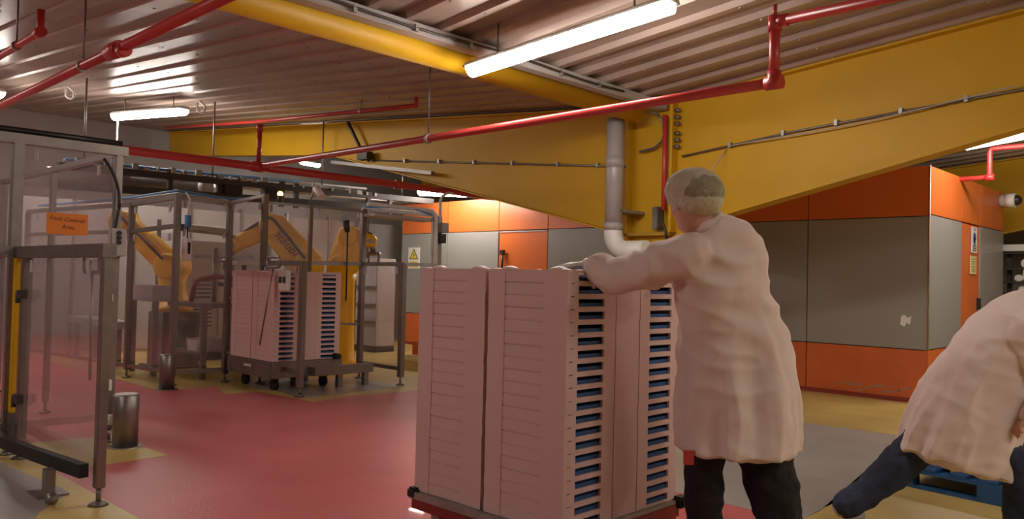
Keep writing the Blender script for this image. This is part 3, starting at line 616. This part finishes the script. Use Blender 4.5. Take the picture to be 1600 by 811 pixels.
robot('yellow robot arm leaning left behind the further bollard on a grey plinth', (-10.95, 4.70), .75, (-10.95, 4.66, 1.36), (-11.55, 4.22, 1.97), (-11.75, 4.1, 1.5), (-11.75, 4.1, 1.3), .36)
robot('yellow robot standing behind the tray stack, its head left of the cable mast', (-9.75, 6.60), .0, (-9.75, 6.60, 1.42), (-9.68, 6.66, 1.86), (-9.45, 6.86, 1.80), (-9.42, 6.89, 1.62), .46)

# ------------------------------------------------------------------ trays
def tray_mesh(Wd, Dp, H, lugs=False):
    bm = bmesh.new(); t = .012; x0, x1, y0, y1 = -Wd/2, Wd/2, 0, Dp; hz = H-.0002
    box(bm, x0+.006, x1-.006, y0+.006, y1-.006, 0, .005)
    def wall_y(y, s):                                   # front / rear wall with a shallow recessed middle
        xa, xb = -Wd*.28, Wd*.21
        box(bm, x0, xa, y, y+s*t, 0, hz); box(bm, xb, x1, y, y+s*t, 0, hz)
        box(bm, xa, xb, y+s*.008, y+s*(t+.007), 0, hz)
        pr = [(y+s*.0035, .0), (y+s*.0035, hz-.0075), (y+s*.0075, hz-.004), (y+s*.010, hz-.004), (y+s*.010, 0)]
        prism(bm, pr, 'x', xa, xb)
    wall_y(y0, 1); wall_y(y1, -1)
    for x, s in ((x0, 1), (x1, -1)):
        for a, c in ((t, .075), (.255, .335), (.345, .520), (.530, .61), (.79, Dp-t)):
            if c == .075:
                box(bm, x, x+s*t, a, .022, 0, hz); box(bm, x, x+s*t, .022, .046, .0, hz-.0035); box(bm, x, x+s*t, .046, c, 0, hz)
            else: box(bm, x, x+s*t, a, c, 0, hz)
        box(bm, x+s*.003, x+s*t, .335, .345, 0, hz); box(bm, x+s*.003, x+s*t, .52, .53, 0, hz)
        for a, c in ((.075, .255), (.61, .79)):
            box(bm, x, x+s*t, a, c, 0, .010); box(bm, x, x+s*t, a, c, .043, hz)
    if lugs:
        for sx in (-1, 1):
            cx = sx*(Wd/2-.09)
            for y in (.02, Dp-.10): ball(bm, (cx, y+.03, H-.006), 1, (.05, .04, .022), 12)
            ball(bm, (sx*(Wd/2-.03), .03, H-.004), 1, (.028, .03, .010), 10)
    bmesh.ops.recalc_face_normals(bm, faces=bm.faces)
    me = bpy.data.meshes.new('plastic_tray'); bm.to_mesh(me); bm.free(); me.materials.append(M['tray']); return me
PT = .0553
tm, tml = tray_mesh(.472, .86, PT), tray_mesh(.472, .86, PT, True)
bm = bmesh.new(); box(bm, -.22, .22, .018, .842, .006, .025); lm = bpy.data.meshes.new('blue_liner'); bm.to_mesh(lm); bm.free(); lm.materials.append(M['blue'])
def tray(x, y, z, label, group, top=False):
    o = bpy.data.objects.new('plastic_tray', tml if top else tm); C.objects.link(o)
    o.location = (x, y, z); tag(o, label, 'tray', group)
    l = bpy.data.objects.new('blue_liner', lm); C.objects.link(l); l.parent = o
    return o
NT = 20
ORD = ['topmost', 'second', 'third', 'fourth', 'fifth', 'sixth', 'seventh', 'eighth', 'ninth', 'tenth', 'eleventh', 'twelfth', 'thirteenth', 'fourteenth',
       'fifteenth', 'sixteenth', 'seventeenth', 'eighteenth', 'nineteenth', 'lowest']
def ordlab(k, n, side, st_):                           # k counts from the floor
    i = n-1-k
    if i == 0: return 'topmost pink-lit white tray in the %s column of the %s stack' % (side, st_)
    if k == 0: return 'lowest pink-lit white tray in the %s column of the %s stack' % (side, st_)
    return '%s pink-lit white tray from the top in the %s column of the %s stack' % (ORD[i], side, st_)
for side, cx in (('left', -2.888), ('right', -2.395)):
    for k in range(NT):
        tray(cx+random.uniform(-.0015, .0015), 2.575+random.uniform(-.0015, .0015), .24+k*PT, ordlab(k, NT, side, 'near'), 'pink-lit white trays in the %s column of the near stack' % side, k == NT-1)
dl = thing('tray_dolly', 'dark red wheeled dolly with black corner pads under the near tray stack', 'dolly', (-2.64, 3.0, 0))
mk('deck_frame', [B(-3.13, -2.15, 2.56, 2.60, .15, .222), B(-3.13, -2.15, 3.40, 3.46, .15, .222), B(-3.13, -3.07, 2.6, 3.4, .15, .222), B(-2.19, -2.13, 2.6, 3.4, .15, .222), B(-2.67, -2.61, 2.6, 3.4, .15, .222)], 'redframe', dl, bevel=.004)
mk('edge_plate', [B(-3.14, -2.14, 2.545, 2.565, .205, .238), B(-2.16, -2.14, 2.565, 3.45, .205, .238), B(-3.14, -2.16, 2.565, 3.45, .222, .238)], 'galv', dl)
for x, y in ((-3.12, 2.57), (-2.15, 2.57), (-3.12, 3.45), (-2.15, 3.45)):
    mk('corner_pad', B(x-.03, x+.04, y-.03, y+.04, .20, .255) if x < -3 else B(x-.02, x+.045, y-.04, y+.04, .20, .255), 'rubber', dl, bevel=.012)
    sx = .09 if x < -3 else -.09; sy = .09 if y < 3 else -.09
    cs = mk('caster_fork', [B(x+sx-.03, x+sx+.03, y+sy-.028, y+sy-.022, .05, .15), B(x+sx-.03, x+sx+.03, y+sy+.022, y+sy+.028, .05, .15), B(x+sx-.04, x+sx+.04, y+sy-.04, y+sy+.04, .135, .15)], 'galv', dl)
    mk('wheel', T([(x+sx, y+sy-.018, .058), (x+sx, y+sy+.018, .058)], .055, 20), 'greypipe', cs)
# stack in the further bay
for side, cx in (('left', -8.67), ('right', -8.185)):
    for k in range(18):
        o = tray(cx, 0, .335+k*PT, ordlab(k, 18, side, 'guarded'), 'pink-lit white trays in the %s column of the stack inside the further guard' % side, False)
        o.location.y = 4.50
cb = thing('stack_carrier', 'grey steel carrier with black wheels under the guarded tray stack', 'trolley', (-8.4, 4.95, 0))
mk('carrier_tray', B(-8.93, -7.93, 4.47, 5.40, .15, .33), 'steel', cb, bevel=.01)
mk('side_arm', B(-7.94, -7.80, 4.95, 5.75, .16, .26), 'steel', cb, bevel=.006); mk('arm_leg', [B(-7.92, -7.86, 5.3, 5.36, .0, .2), B(-7.9, -7.84, 5.65, 5.71, .0, .18)], 'steel', cb)
for x in (-8.75, -8.1):
    for y in (4.62, 5.25): mk('wheel', T([(x, y-.025, .062), (x, y+.025, .062)], .06, 18), 'rubber', cb); mk('wheel_bracket', B(x-.035, x+.035, y-.035, y+.035, .11, .16), 'dark', cb)
mk('buffer', T([(-7.95, 5.30, .36), (-7.86, 5.30, .36)], .035, 12), 'rubber', cb)
mk('label_plate', B(-8.5, -8.36, 4.462, 4.47, .25, .275), 'white', cb)

# ------------------------------------------------------------------ machinery behind the guards
oc = thing('overhead_conveyor', 'dark overhead steel gantry with long rails and uprights behind the guards', 'gantry', (-11, 6, 2.3))
for z, a in ((2.60, .09), (2.36, .10)):
    mk('long_rail', BAR((-11.0, 3.2, z-.02), (-11.0, 9.3, z+.06+.06*(z < 2.4)), .08, a), 'dark', oc)
mk('long_rail', BAR((-11.9, 3.6, 2.62), (-11.9, 9.6, 2.72), .08, .06), 'steel_d', oc)
for y in (3.9, 4.6, 5.3, 5.62, 6.3, 6.55, 7.9, 8.35): mk('upright', BAR((-11.0, y, 2.32), (-11.0, y, 2.70), .06, .06), 'dark', oc)
for y in (3.5, 5.2, 7.0, 8.6): mk('hanger', T([(-11.0, y, 2.65), (-11.0, y, roof(-11))], .012, 8), 'steel_d', oc)
mk('cross_rail', [BAR((-11.0, y, 2.64), (-11.9, y, 2.64), .05, .05) for y in (4.2, 5.8, 7.4, 9.0)], 'steel_d', oc)
mk('service_box', B(-11.1, -10.92, 5.35, 5.62, 2.42, 2.56), 'black', oc, bevel=.01); mk('service_box', B(-11.1, -10.92, 6.0, 6.2, 2.44, 2.58), 'black', oc, bevel=.01)
tag(mk('exhaust_duct', [T([(-11.45, 3.2, 2.48), (-11.45, 5.28, 2.56)], .13, 24)], 'steel_d'), 'dark round duct lying along the gantry behind the guards', 'duct')
tag(mk('duct_cap', T([(-11.30, 5.20, 2.53), (-11.22, 5.26, 2.53)], .14, 28), 'offwhite'), 'pale round disc on the end of the dark duct', 'duct cap')
tag(mk('light_duct', BAR((-11.5, 5.45, 2.62), (-11.5, 8.2, 2.68), .16, .12), 'white'), 'long white box duct right of the round disc above the guards', 'duct')
cab('blue hose bundle lying along the overhead gantry', [(-11.05, 3.3, 2.68), (-11.05, 4.8, 2.69), (-11.02, 6.6, 2.74)], .02, 'bluecab')
cab('grey cable bundle lying along the overhead gantry', [(-11.12, 3.3, 2.67), (-11.12, 5.2, 2.71), (-11.06, 7.9, 2.76)], .018, 'offwhite')
rg = random.Random(11)
tag(mk('gantry_fittings', [B(-11.07+rg.uniform(0, .1), -10.98+rg.uniform(0, .05), y, y+rg.uniform(.02, .1), 2.64, 2.67+rg.uniform(.01, .07)) for y in [3.4+.17*k for k in range(28)]], 'galv', oc), kind='stuff')

cv = thing('infeed_conveyor', 'grey conveyor table with white bins beneath, inside the further guard', 'conveyor', (-9.9, 4.9, 0))
mk('table_top', B(-10.35, -9.35, 4.35, 5.35, .86, .92), 'steel', cv, bevel=.006)
for x, y in ((-10.3, 4.4), (-9.4, 4.4), (-10.3, 5.3), (-9.4, 5.3)): mk('leg', B(x-.03, x+.03, y-.03, y+.03, 0, .86), 'steel', cv)
mk('side_panel', B(-9.38, -9.34, 4.7, 5.35, .35, .86), 'offwhite', cv); mk('shelf', B(-10.3, -9.4, 4.4, 5.3, .28, .31), 'steel', cv)
for i, (x, y, z, l) in enumerate(((-9.6, 4.55, .31, 'white bin on the lower shelf of the conveyor table, left one'), (-9.55, 5.05, .31, 'white bin on the lower shelf of the conveyor table, right one'))):
    def f(bm, x=x, y=y, z=z):
        prism(bm, [(x-.14, z+.005), (x+.14, z+.005), (x+.17, z+.17), (x+.15, z+.17), (x+.12, z+.02), (x-.12, z+.02), (x-.15, z+.17), (x-.17, z+.17)], 'y', y-.2, y+.2)
        box(bm, x-.15, x+.15, y-.2, y-.19, z+.01, z+.16); box(bm, x-.15, x+.15, y+.19, y+.2, z+.01, z+.16)
    tag(mk('white_bin', f, 'white'), l, 'bin')
st = thing('pick_station', 'steel head with small clamps standing on the conveyor table', 'machine', (-9.75, 4.9, .92))
mk('column', [T([(-9.9, 4.75, .92), (-9.9, 4.75, 1.62)], .035)], 'steel', st); mk('cross_arm', BAR((-10.15, 4.6, 1.5), (-9.55, 5.1, 1.5), .06, .05), 'steel', st); mk('head_plate', B(-9.78, -9.5, 4.85, 5.15, 1.40, 1.46), 'white', st, bevel=.01)
mk('clamp', [T([(-9.6, 5.0, 1.40), (-9.6, 5.0, 1.22)], .03), T([(-9.75, 4.85, 1.40), (-9.75, 4.85, 1.2)], .025), B(-10.0, -9.5, 4.85, 4.95, 1.12, 1.17)], 'dark', st)
mk('support_arm', T(arc([(-10.0, 4.5, .92), (-10.0, 4.55, 1.2), (-9.8, 4.8, 1.25), (-9.65, 4.95, 1.2)], .1), .03, 10), 'redframe', st)
cbn = thing('machine_cabinet', 'pale grey machine cabinet with a dark base, left inside the further guard', 'cabinet', (-11.6, 4.9, 0))
mk('body', B(-12.1, -11.4, 5.0, 6.2, .12, 1.75), 'offwhite', cbn, bevel=.015); mk('base', B(-12.06, -11.44, 5.04, 6.16, 0, .12), 'dark', cbn)
mk('vent_slot', [B(-11.40, -11.392, 5.15, 5.45, z, z+.02) for z in [.5+.06*k for k in range(12)]], 'dark', cbn); mk('door', B(-11.4, -11.385, 5.55, 6.1, .3, 1.6), 'offwhite', cbn)
cbn = thing('machine_cabinet', 'grey box section machine on legs between robot plinth and conveyor table', 'cabinet', (-10.2, 4.25, 0))
mk('body', B(-10.75, -9.95, 4.0, 4.25, .92, 1.12), 'offwhite', cbn, bevel=.01); [mk('leg', B(x, x+.06, 4.03, 4.09, 0, .92), 'steel', cbn) for x in (-10.72, -10.04)]
cbn = thing('machine_cabinet', 'tall pale cabinet with windows at the far left wall', 'cabinet', (-16, 7, 0))
mk('body', B(-16.6, -15.4, 5.2, 8.6, .1, 2.3), 'offwhite', cbn, bevel=.02); mk('base', B(-16.5, -15.45, 5.25, 8.55, 0, .1), 'dark', cbn)
for y in (5.5, 6.5, 7.5): mk('window', B(-15.4, -15.385, y, y+.7, 1.2, 2.0), 'steel_d', cbn)
lc = thing('lower_conveyor', 'low grey conveyor bed running along inside the further guard', 'conveyor', (-11, 4.1, 0))
mk('bed', B(-13.1, -11.25, 4.02, 4.30, .50, .60), 'offwhite', lc, bevel=.01)
for x in (-13.0, -12.2, -11.35): mk('leg', B(x-.03, x+.03, 4.1, 4.16, 0, .5), 'steel_d', lc)
mk('motor', T([(-12.0, 4.2, .42), (-11.7, 4.2, .42)], .08, 16), 'dark', lc)
pt = thing('partition', 'pale upright wall panels standing behind the robots', 'partition', (-13.2, 6, 0))
for k in range(9): mk('panel', B(-13.25, -13.2, 3.2+k*.9+.008, 3.2+(k+1)*.9-.008, .05, 2.35), 'offwhite', pt, bevel=.004)
for k in range(10): mk('post', B(-13.28, -13.18, 3.17+k*.9, 3.2+k*.9+.008, 0, 2.42), 'steel', pt)
ca = thing('control_cabinet', 'tall grey cabinet with shelves right of the yellow robots, behind clear panel', 'cabinet', (-11.2, 8.2, 0))
mk('body', B(-11.7, -11.1, 8.2, 8.6, .1, 1.6), 'offwhite', ca, bevel=.01); mk('base', B(-11.7, -11.1, 8.2, 8.6, 0, .1), 'dark', ca); mk('shelf', [B(-11.7, -11.1, 8.1, 8.2, z, z+.03) for z in (.5, .8, 1.1)], 'steel_d', ca)
# trays and pipes on the rack at the far right
rk = thing('wrapping_rack', 'dark rack with white rolls beyond the right end of the enclosure', 'rack', (-2.4, 14, 0))
for x in (-3.0, -1.9): mk('post', B(x-.03, x+.03, 13.97, 14.03, 0, 1.9), 'dark', rk)
for z in (1.86, 1.62, 1.42, 1.25, .8): mk('shelf', B(-3.05, -1.85, 13.8, 14.2, z, z+.03), 'dark', rk)
for i, (x, z, r) in enumerate(((-2.75, 1.72, .07), (-2.5, 1.71, .06), (-2.85, 1.50, .05), (-2.6, 1.51, .055), (-2.8, 1.33, .05), (-2.55, 1.34, .055))):
    tag(mk('white_roll', T([(x, 13.82, z), (x, 14.18, z)], r, 16), 'white'), 'white roll on the %s shelf of the far right rack, %s one' % (('upper', 'middle', 'lower')[i//2], ('left', 'right')[i % 2]), 'roll', 'white rolls on the far right rack')
tag(mk('rack_cover', BAR((-3.05, 13.9, 1.95), (-1.8, 13.9, 1.95), .3, .10), 'white'), 'white covered bundle on top of the far right rack', 'bundle')

# ------------------------------------------------------------------ blue pallet
ang = math.radians(-8)
pm = Matrix.Translation((-1.22, 6.05, 0)) @ Matrix.Rotation(ang, 4, 'Z')
pl = thing('pallet', 'blue wooden pallet on the floor beyond the bending worker', 'pallet', (-1.22, 6.05, 0))
Lx, Ly = .60, .50
for k in range(7):
    x = -Lx+k*(2*Lx-.1)/6; mk('deck_board', lambda bm: box(bm, x, x+.1, -Ly, Ly, .125, .145, pm), 'bluepal', pl, bevel=.003)
for y in (-Ly, -.05, Ly-.1):
    mk('stringer_board', lambda bm: box(bm, -Lx, Lx, y, y+.1, .103, .125, pm), 'bluepal', pl)
    mk('bottom_board', lambda bm: box(bm, -Lx, Lx, y, y+.1, .004, .024, pm), 'bluepal', pl)
    for x in (-Lx, -.07, Lx-.14): mk('block', lambda bm: box(bm, x, x+.14, y, y+.1, .024, .103, pm), 'bluepal', pl)
sh_ = lambda bm: box(bm, -.56, .55, -.42, .45, .147, .27, pm)
tag(mk('folded_sheet', sh_, 'net_sheet', bevel=.015), 'pale blue folded sheet lying on the blue pallet', 'sheet')

# ------------------------------------------------------------------ people
def seg(bm, pts, r, n=16): tube(bm, pts, r, n, round_ends=True)
def hand(bm, wrist, d, n, s=1.0, curl=.5, thumb=1):
    d = V(d).normalized(); n = (V(n)-d*V(n).dot(d)).normalized(); l = n.cross(d)*thumb; wrist = V(wrist)
    loft(bm, [wrist-d*.03, wrist, wrist+d*.03*s, wrist+d*.06*s, wrist+d*.088*s, wrist+d*.098*s], l, [.026, .027, .038*s, .042*s, .041*s, .03*s], [.021, .019, .016, .015, .013, .008], 16)
    for i, (o, L0) in enumerate(((.031, .070), (.0105, .080), (-.0105, .074), (-.031, .058))):
        p = wrist+d*.08*s+l*o*s; a = 0; pts = [p]; dd = d
        for f_ in (.45, .32, .23):
            a += curl*(1+.1*i); dd = d*math.cos(a)-n*math.sin(a); p = p+dd*L0*f_*s; pts.append(p)
        seg(bm, pts, [.0098*s, .0092*s, .0085*s, .0072*s], 10)
    p = wrist+d*.025*s+l*.028*s
    seg(bm, [p, p+(d*.55+l*.8)*.04*s-n*.006, p+(d*.85+l*.75)*.066*s-n*.016, p+(d*1.05+l*.6)*.085*s-n*.03], [.0135*s, .012*s, .010*s, .0085*s], 10)
def head(bm, c, f, up, s=1.0):
    f = V(f).normalized(); up = V(up); up = (up-f*up.dot(f)).normalized(); l = up.cross(f)
    R = Matrix((f, l, up)).transposed(); c = V(c)
    def E(o, r, sc): ball(bm, c+R@V(o)*s, r*s, sc, 20, R)
    E((-.012, 0, .025), .096, (1.02, .80, 1.02)); E((.02, 0, -.03), .075, (1.02, .86, 1.2)); E((.045, 0, -.085), .042, (1.0, 1.05, .75))
    E((.088, 0, -.02), .018, (1.0, .62, 1.7)); E((.10, 0, -.038), .014, (1.0, 1.1, .8)); E((.078, 0, .022), .03, (.6, 1.9, .4))
    E((.082, 0, -.066), .02, (.6, 1.3, .35)); E((.078, 0, -.078), .019, (.6, 1.2, .35))
    for k in (-1, 1):
        E((.076, k*.031, .004), .013, (.7, 1, .7)); E((-.005, k*.078, -.01), .028, (.75, .3, 1.15)); E((.055, k*.045, -.03), .024, (.8, .9, .9))
def finish(o, vox, sm=6, disp=None, sub=0):
    r = o.modifiers.new('remesh', 'REMESH'); r.mode = 'VOXEL'; r.voxel_size = vox; r.use_smooth_shade = True
    s = o.modifiers.new('smooth', 'SMOOTH'); s.factor = .5; s.iterations = sm
    if disp:
        for i, (sc, st_) in enumerate(disp):
            tx = bpy.data.textures.new('cloth_folds', 'CLOUDS'); tx.noise_scale = sc; tx.noise_depth = 1
            dm = o.modifiers.new('folds', 'DISPLACE'); dm.texture = tx; dm.strength = st_; dm.mid_level = .5; dm.texture_coords = 'LOCAL'
def bake(o):
    dg = bpy.context.evaluated_depsgraph_get(); me = bpy.data.meshes.new_from_object(o.evaluated_get(dg))
    o.modifiers.clear(); old = o.data; o.data = me; bpy.data.meshes.remove(old)
    for p_ in o.data.polygons: p_.use_smooth = True
def crinkle(o, ax, p0, L, low=.016, hi=.009):          # cloth folds: long ones near the hem, cross creases above
    me = o.data; loc = org(o); out = []
    for v in me.vertices:
        p = v.co+loc; t = (p-p0).dot(ax)/L
        q = p-ax*p.dot(ax)*.82
        f1 = 1-abs(noise.noise(q*8.5))*3.2+.5*noise.noise(q*17)
        d = V((p.x*4+p.z*5, p.y*4-p.z*3, p.z*7)); f2 = 1-abs(noise.noise(d*1.15))*3.2
        wl = min(max((.72-t)/.5, 0), 1)
        out.append(v.co+v.normal*(low*wl*(f1-.35)+hi*(1-wl*.6)*(f2-.35)))
    for v, c in zip(me.vertices, out): v.co = c
    me.update()
def person(label, J, coatdef, lat, face, hup, tro, netc, sleeves, pants_r, extra=None):
    root = thing('person', label, 'person', (J['pelvis'].x, J['pelvis'].y, 0))
    def body(bm):
        loft(bm, [J['pelvis']-J['sp']*.08, J['pelvis'], J['pelvis'].lerp(J['chest'], .5), J['chest'], J['chest'].lerp(J['neck'], .6), J['neck']], lat,
             [.13, .15, .135, .16, .15, .06], [.10, .11, .10, .115, .09, .055], 24)
        seg(bm, [J['neck']-J['sp']*.04, J['neck'], J['head']-J['sp']*.05], [.06, .056, .052])
        head(bm, J['head'], face, hup)
        for s_ in 'lr':
            seg(bm, [J['sh'+s_], J['el'+s_], J['wr'+s_]], [.052, .042, .028])
            hand(bm, J['wr'+s_], J['hd'+s_], J['hn'+s_], 1.0, .45 if s_ == 'r' or extra else .10, 1 if s_ == 'l' else -1)
            seg(bm, [J['hip'+s_], J['kn'+s_], J['an'+s_]], [.082, .056, .042]); seg(bm, [J['an'+s_], J['heel'+s_]], [.042, .036]); seg(bm, [J['an'+s_], J['toe'+s_]], [.04, .028])
    o = mk('body', body, 'skin', root); finish(o, .006, 4); bake(o)
    path, A, Bd, fn = coatdef; path = [V(q) for q in path]
    def ct(bm):
        loft(bm, path, lat, A, Bd, 48, fn)
        for s_ in 'lr':
            if s_ in sleeves: seg(bm, *sleeves[s_])
    c = mk('coat', ct, 'coat', root); finish(c, .010, 3, [(.12, .016), (.28, .035)]); bake(c); crinkle(c, (path[-1]-path[0]).normalized(), path[0], (path[-1]-path[0]).length); tag(c, 'knee length white work coat tinted by pinkish bounce light')
    # collar
    t_ = mk('trousers', lambda bm: [seg(bm, p, r) for p, r in tro], pants_r, root); finish(t_, .010, 6, [(.07, .02)]); bake(t_); crinkle(t_, Z, V((0, 0, 0)), 10, .0, .012)
    h = mk('hair_net', netc, 'net', root); finish(h, .008, 4, [(.03, .008)]); bake(h)
    for s_ in 'lr':
        def shoe(bm, s_=s_):
            a, h_, t2 = J['an'+s_], J['heel'+s_], J['toe'+s_]
            seg(bm, [h_+V((0, 0, .012)), t2+V((0, 0, .010))], [.045, .040]); seg(bm, [a+V((0, 0, -.01)), h_.lerp(t2, .3)+V((0, 0, .02))], [.05, .05])
        s = mk('shoe', shoe, 'shoe' if extra == 'b' else 'rubber', root); finish(s, .008, 4); bake(s)
    return root
def shoes(J, s, f):                                     # flat foot under an ankle
    a = J['an'+s]; J['heel'+s] = V((a.x, a.y, .04))-f*.05; J['toe'+s] = V((a.x, a.y, .035))+f*.16

# worker A: standing, pushing the stack, seen from behind
F = V((-.87, .49, 0)).normalized(); Lt = V((-.49, -.87, 0)).normalized(); Z = V((0, 0, 1))
J = dict(pelvis=W(1150, 575, 3.32), chest=W(1124, 425, 3.23), neck=W(1100, 352, 3.17), head=W(1084, 316, 3.16))
J['sp'] = (J['neck']-J['pelvis']).normalized()
J['shl'] = W(1064, 398, 3.14); J['ell'] = W(990, 430, 3.30); J['wrl'] = W(920, 414, 3.49)
J['shr'] = W(1166, 398, 3.32); J['elr'] = W(1120, 425, 3.55); J['wrr'] = W(1052, 425, 3.72)
J['hdl'] = (-.95, .05, -.02); J['hnl'] = (0, .0, 1); J['hdr'] = (-1, .2, .1); J['hnr'] = (0, 0, 1)
J['hipl'] = W(1115, 600, 3.27); J['hipr'] = W(1182, 600, 3.36)
J['knl'] = W(1098, 745, 3.28); J['anl'] = W(1104, 893, 3.38)
J['knr'] = W(1208, 760, 3.30); J['anr'] = W(1230, 905, 3.22)
for s in 'lr': shoes(J, s, F)
cy = [(1151, 704, 3.32), (1151, 700, 3.32), (1151, 650, 3.32), (1149, 600, 3.32), (1146, 550, 3.31), (1138, 500, 3.29), (1130, 455, 3.26), (1124, 415, 3.23), (1119, 388, 3.21), (1113, 368, 3.19), (1108, 354, 3.18), (1104, 346, 3.17)]
cA = [.18, .244, .242, .238, .230, .206, .198, .198, .188, .152, .10, .06]
cB = [.17, .232, .228, .222, .205, .180, .160, .150, .135, .110, .085, .06]
def foldA(i, th): return 1+(.045*math.sin(8*th+i*.22)+.025*math.sin(15*th+1+i*.3))*max(0, (7-i)/7)+.02*math.sin(3*th+i*1.7)*(2 < i < 9) if i > 0 else 1
pth = [W(*p) for p in cy]
slA = dict(l=([J['shl']+V((.02, .03, 0)), W(1030, 412, 3.2), W(995, 428, 3.30), W(955, 430, 3.40), W(936, 422, 3.45)], [.098, .092, .085, .075, .066]),
           r=([J['shr'], J['elr'], J['wrr']], [.078, .07, .055]))
troA = [([J['hipl']+V((0, 0, .05)), J['hipl'], W(1101, 705, 3.28), W(1100, 770, 3.28), W(1102, 830, 3.32), J['anl']], [.095, .10, .084, .078, .073, .068]),
        ([J['hipr']+V((0, 0, .05)), J['hipr'], W(1190, 700, 3.33), W(1206, 760, 3.30), W(1222, 830, 3.27), J['anr']], [.10, .118, .122, .108, .090, .078])]
def netA(bm):
    R = Matrix((F, Lt*-1, Z)).transposed()
    ball(bm, W(1084, 298, 3.17), .116, (1.05, .98, .80), 24, R)
    ball(bm, W(1092, 314, 3.14), .105, (.95, .92, .62), 24, R)
pa = person('standing worker in long pale coat and hair net pushing the near tray stack', J, (pth, cA, cB, foldA), Lt, F+V((-.25, 0, -.12)), Z, troA, netA, slA, 'trousers')
hr = mk('hair', lambda bm: ball(bm, W(1093, 300, 3.135), .097, (1, 1, .82), 24, Matrix((F, Lt*-1, Z)).transposed()), 'hair', pa); tag(hr, 'darker hair showing through the hair net')
gl = mk('glove', lambda bm: [hand(bm, J['wrl'], J['hdl'], J['hnl'], 1.12, .10, 1), seg(bm, [W(940, 420, 3.44), J['wrl']], [.040, .034])], 'white', pa); finish(gl, .006, 3); bake(gl); tag(gl, 'white glove')
mk('pocket_tag', lambda bm: box(bm, -.02, .02, -.006, .006, -.035, .02, Matrix.Translation(W(1076, 712, 3.17)) @ Matrix.Rotation(.8, 4, 'Z')), 'redpipe', pa)
mk('collar', lambda bm: loft(bm, [W(1106, 352, 3.18), W(1103, 344, 3.175), W(1101, 338, 3.17)], Lt, [.078, .072, .064], [.072, .066, .060], 24), 'coat', pa)

# worker B: bending forward at the right edge
Fb = V((.80, .60, 0)).normalized(); Lb = V((-.60, .80, 0)).normalized()
J = dict(pelvis=W(1495, 625, 4.42), chest=W(1580, 535, 4.40), neck=W(1622, 478, 4.38), head=W(1650, 440, 4.36))
J['sp'] = (J['neck']-J['pelvis']).normalized()
J['shl'] = W(1604, 508, 4.56); J['ell'] = W(1668, 600, 4.55); J['wrl'] = W(1650, 665, 4.50)
J['shr'] = W(1606, 520, 4.20); J['elr'] = W(1650, 605, 4.12); J['wrr'] = W(1618, 652, 4.12)
J['hdl'] = (.1, 0, -1); J['hnl'] = (1, .4, 0); J['hdr'] = (-.55, -.4, -.35); J['hnr'] = (0, .3, .9)
J['hipl'] = W(1478, 648, 4.50); J['knl'] = W(1392, 738, 4.46); J['anl'] = W(1322, 790, 4.42)
J['hipr'] = W(1530, 660, 4.34); J['knr'] = W(1598, 738, 4.24); J['anr'] = W(1592, 812, 4.24)
a = J['anl']; J['heell'] = a+V((-.02, -.02, -.03)); J['toel'] = V((a.x+.05, a.y+.04, .035)); shoes(J, 'r', Fb)
cy = [(1487, 727, 4.42), (1488, 722, 4.42), (1502, 675, 4.42), (1524, 620, 4.42), (1548, 568, 4.41), (1572, 527, 4.40), (1594, 493, 4.39), (1608, 470, 4.38), (1622, 455, 4.38)]
cA = [.17, .25, .25, .235, .22, .21, .19, .12, .07]
cB = [.22, .30, .295, .265, .225, .185, .145, .10, .06]
def foldB(i, th): return 1+(.05*math.sin(7*th+i*.4)+.025*math.sin(13*th+i))*max(0, (6-i)/6)+.018*math.sin(3*th+i*1.9)*(2 < i < 7) if i > 0 else 1
slB = dict(l=([J['shl'], J['ell'], J['wrl']], [.10, .08, .06]), r=([J['shr'], J['elr'], J['wrr']], [.10, .085, .065]))
troB = [([J['hipl'], W(1430, 700, 4.48), W(1392, 738, 4.46), W(1355, 768, 4.44), J['anl']], [.12, .108, .098, .085, .075]),
        ([J['hipr'], J['knr'], J['anr']], [.12, .10, .075])]
def netB(bm): ball(bm, W(1640, 428, 4.36), .125, (1, .9, .9), 20)
person('worker in a pale coat and navy trousers bending forward at the right edge', J, ([W(*p) for p in cy], cA, cB, foldB), Lb, Fb+V((0, 0, -.6)), Z+Fb*.5, troB, netB, slB, 'jeans', 'b')
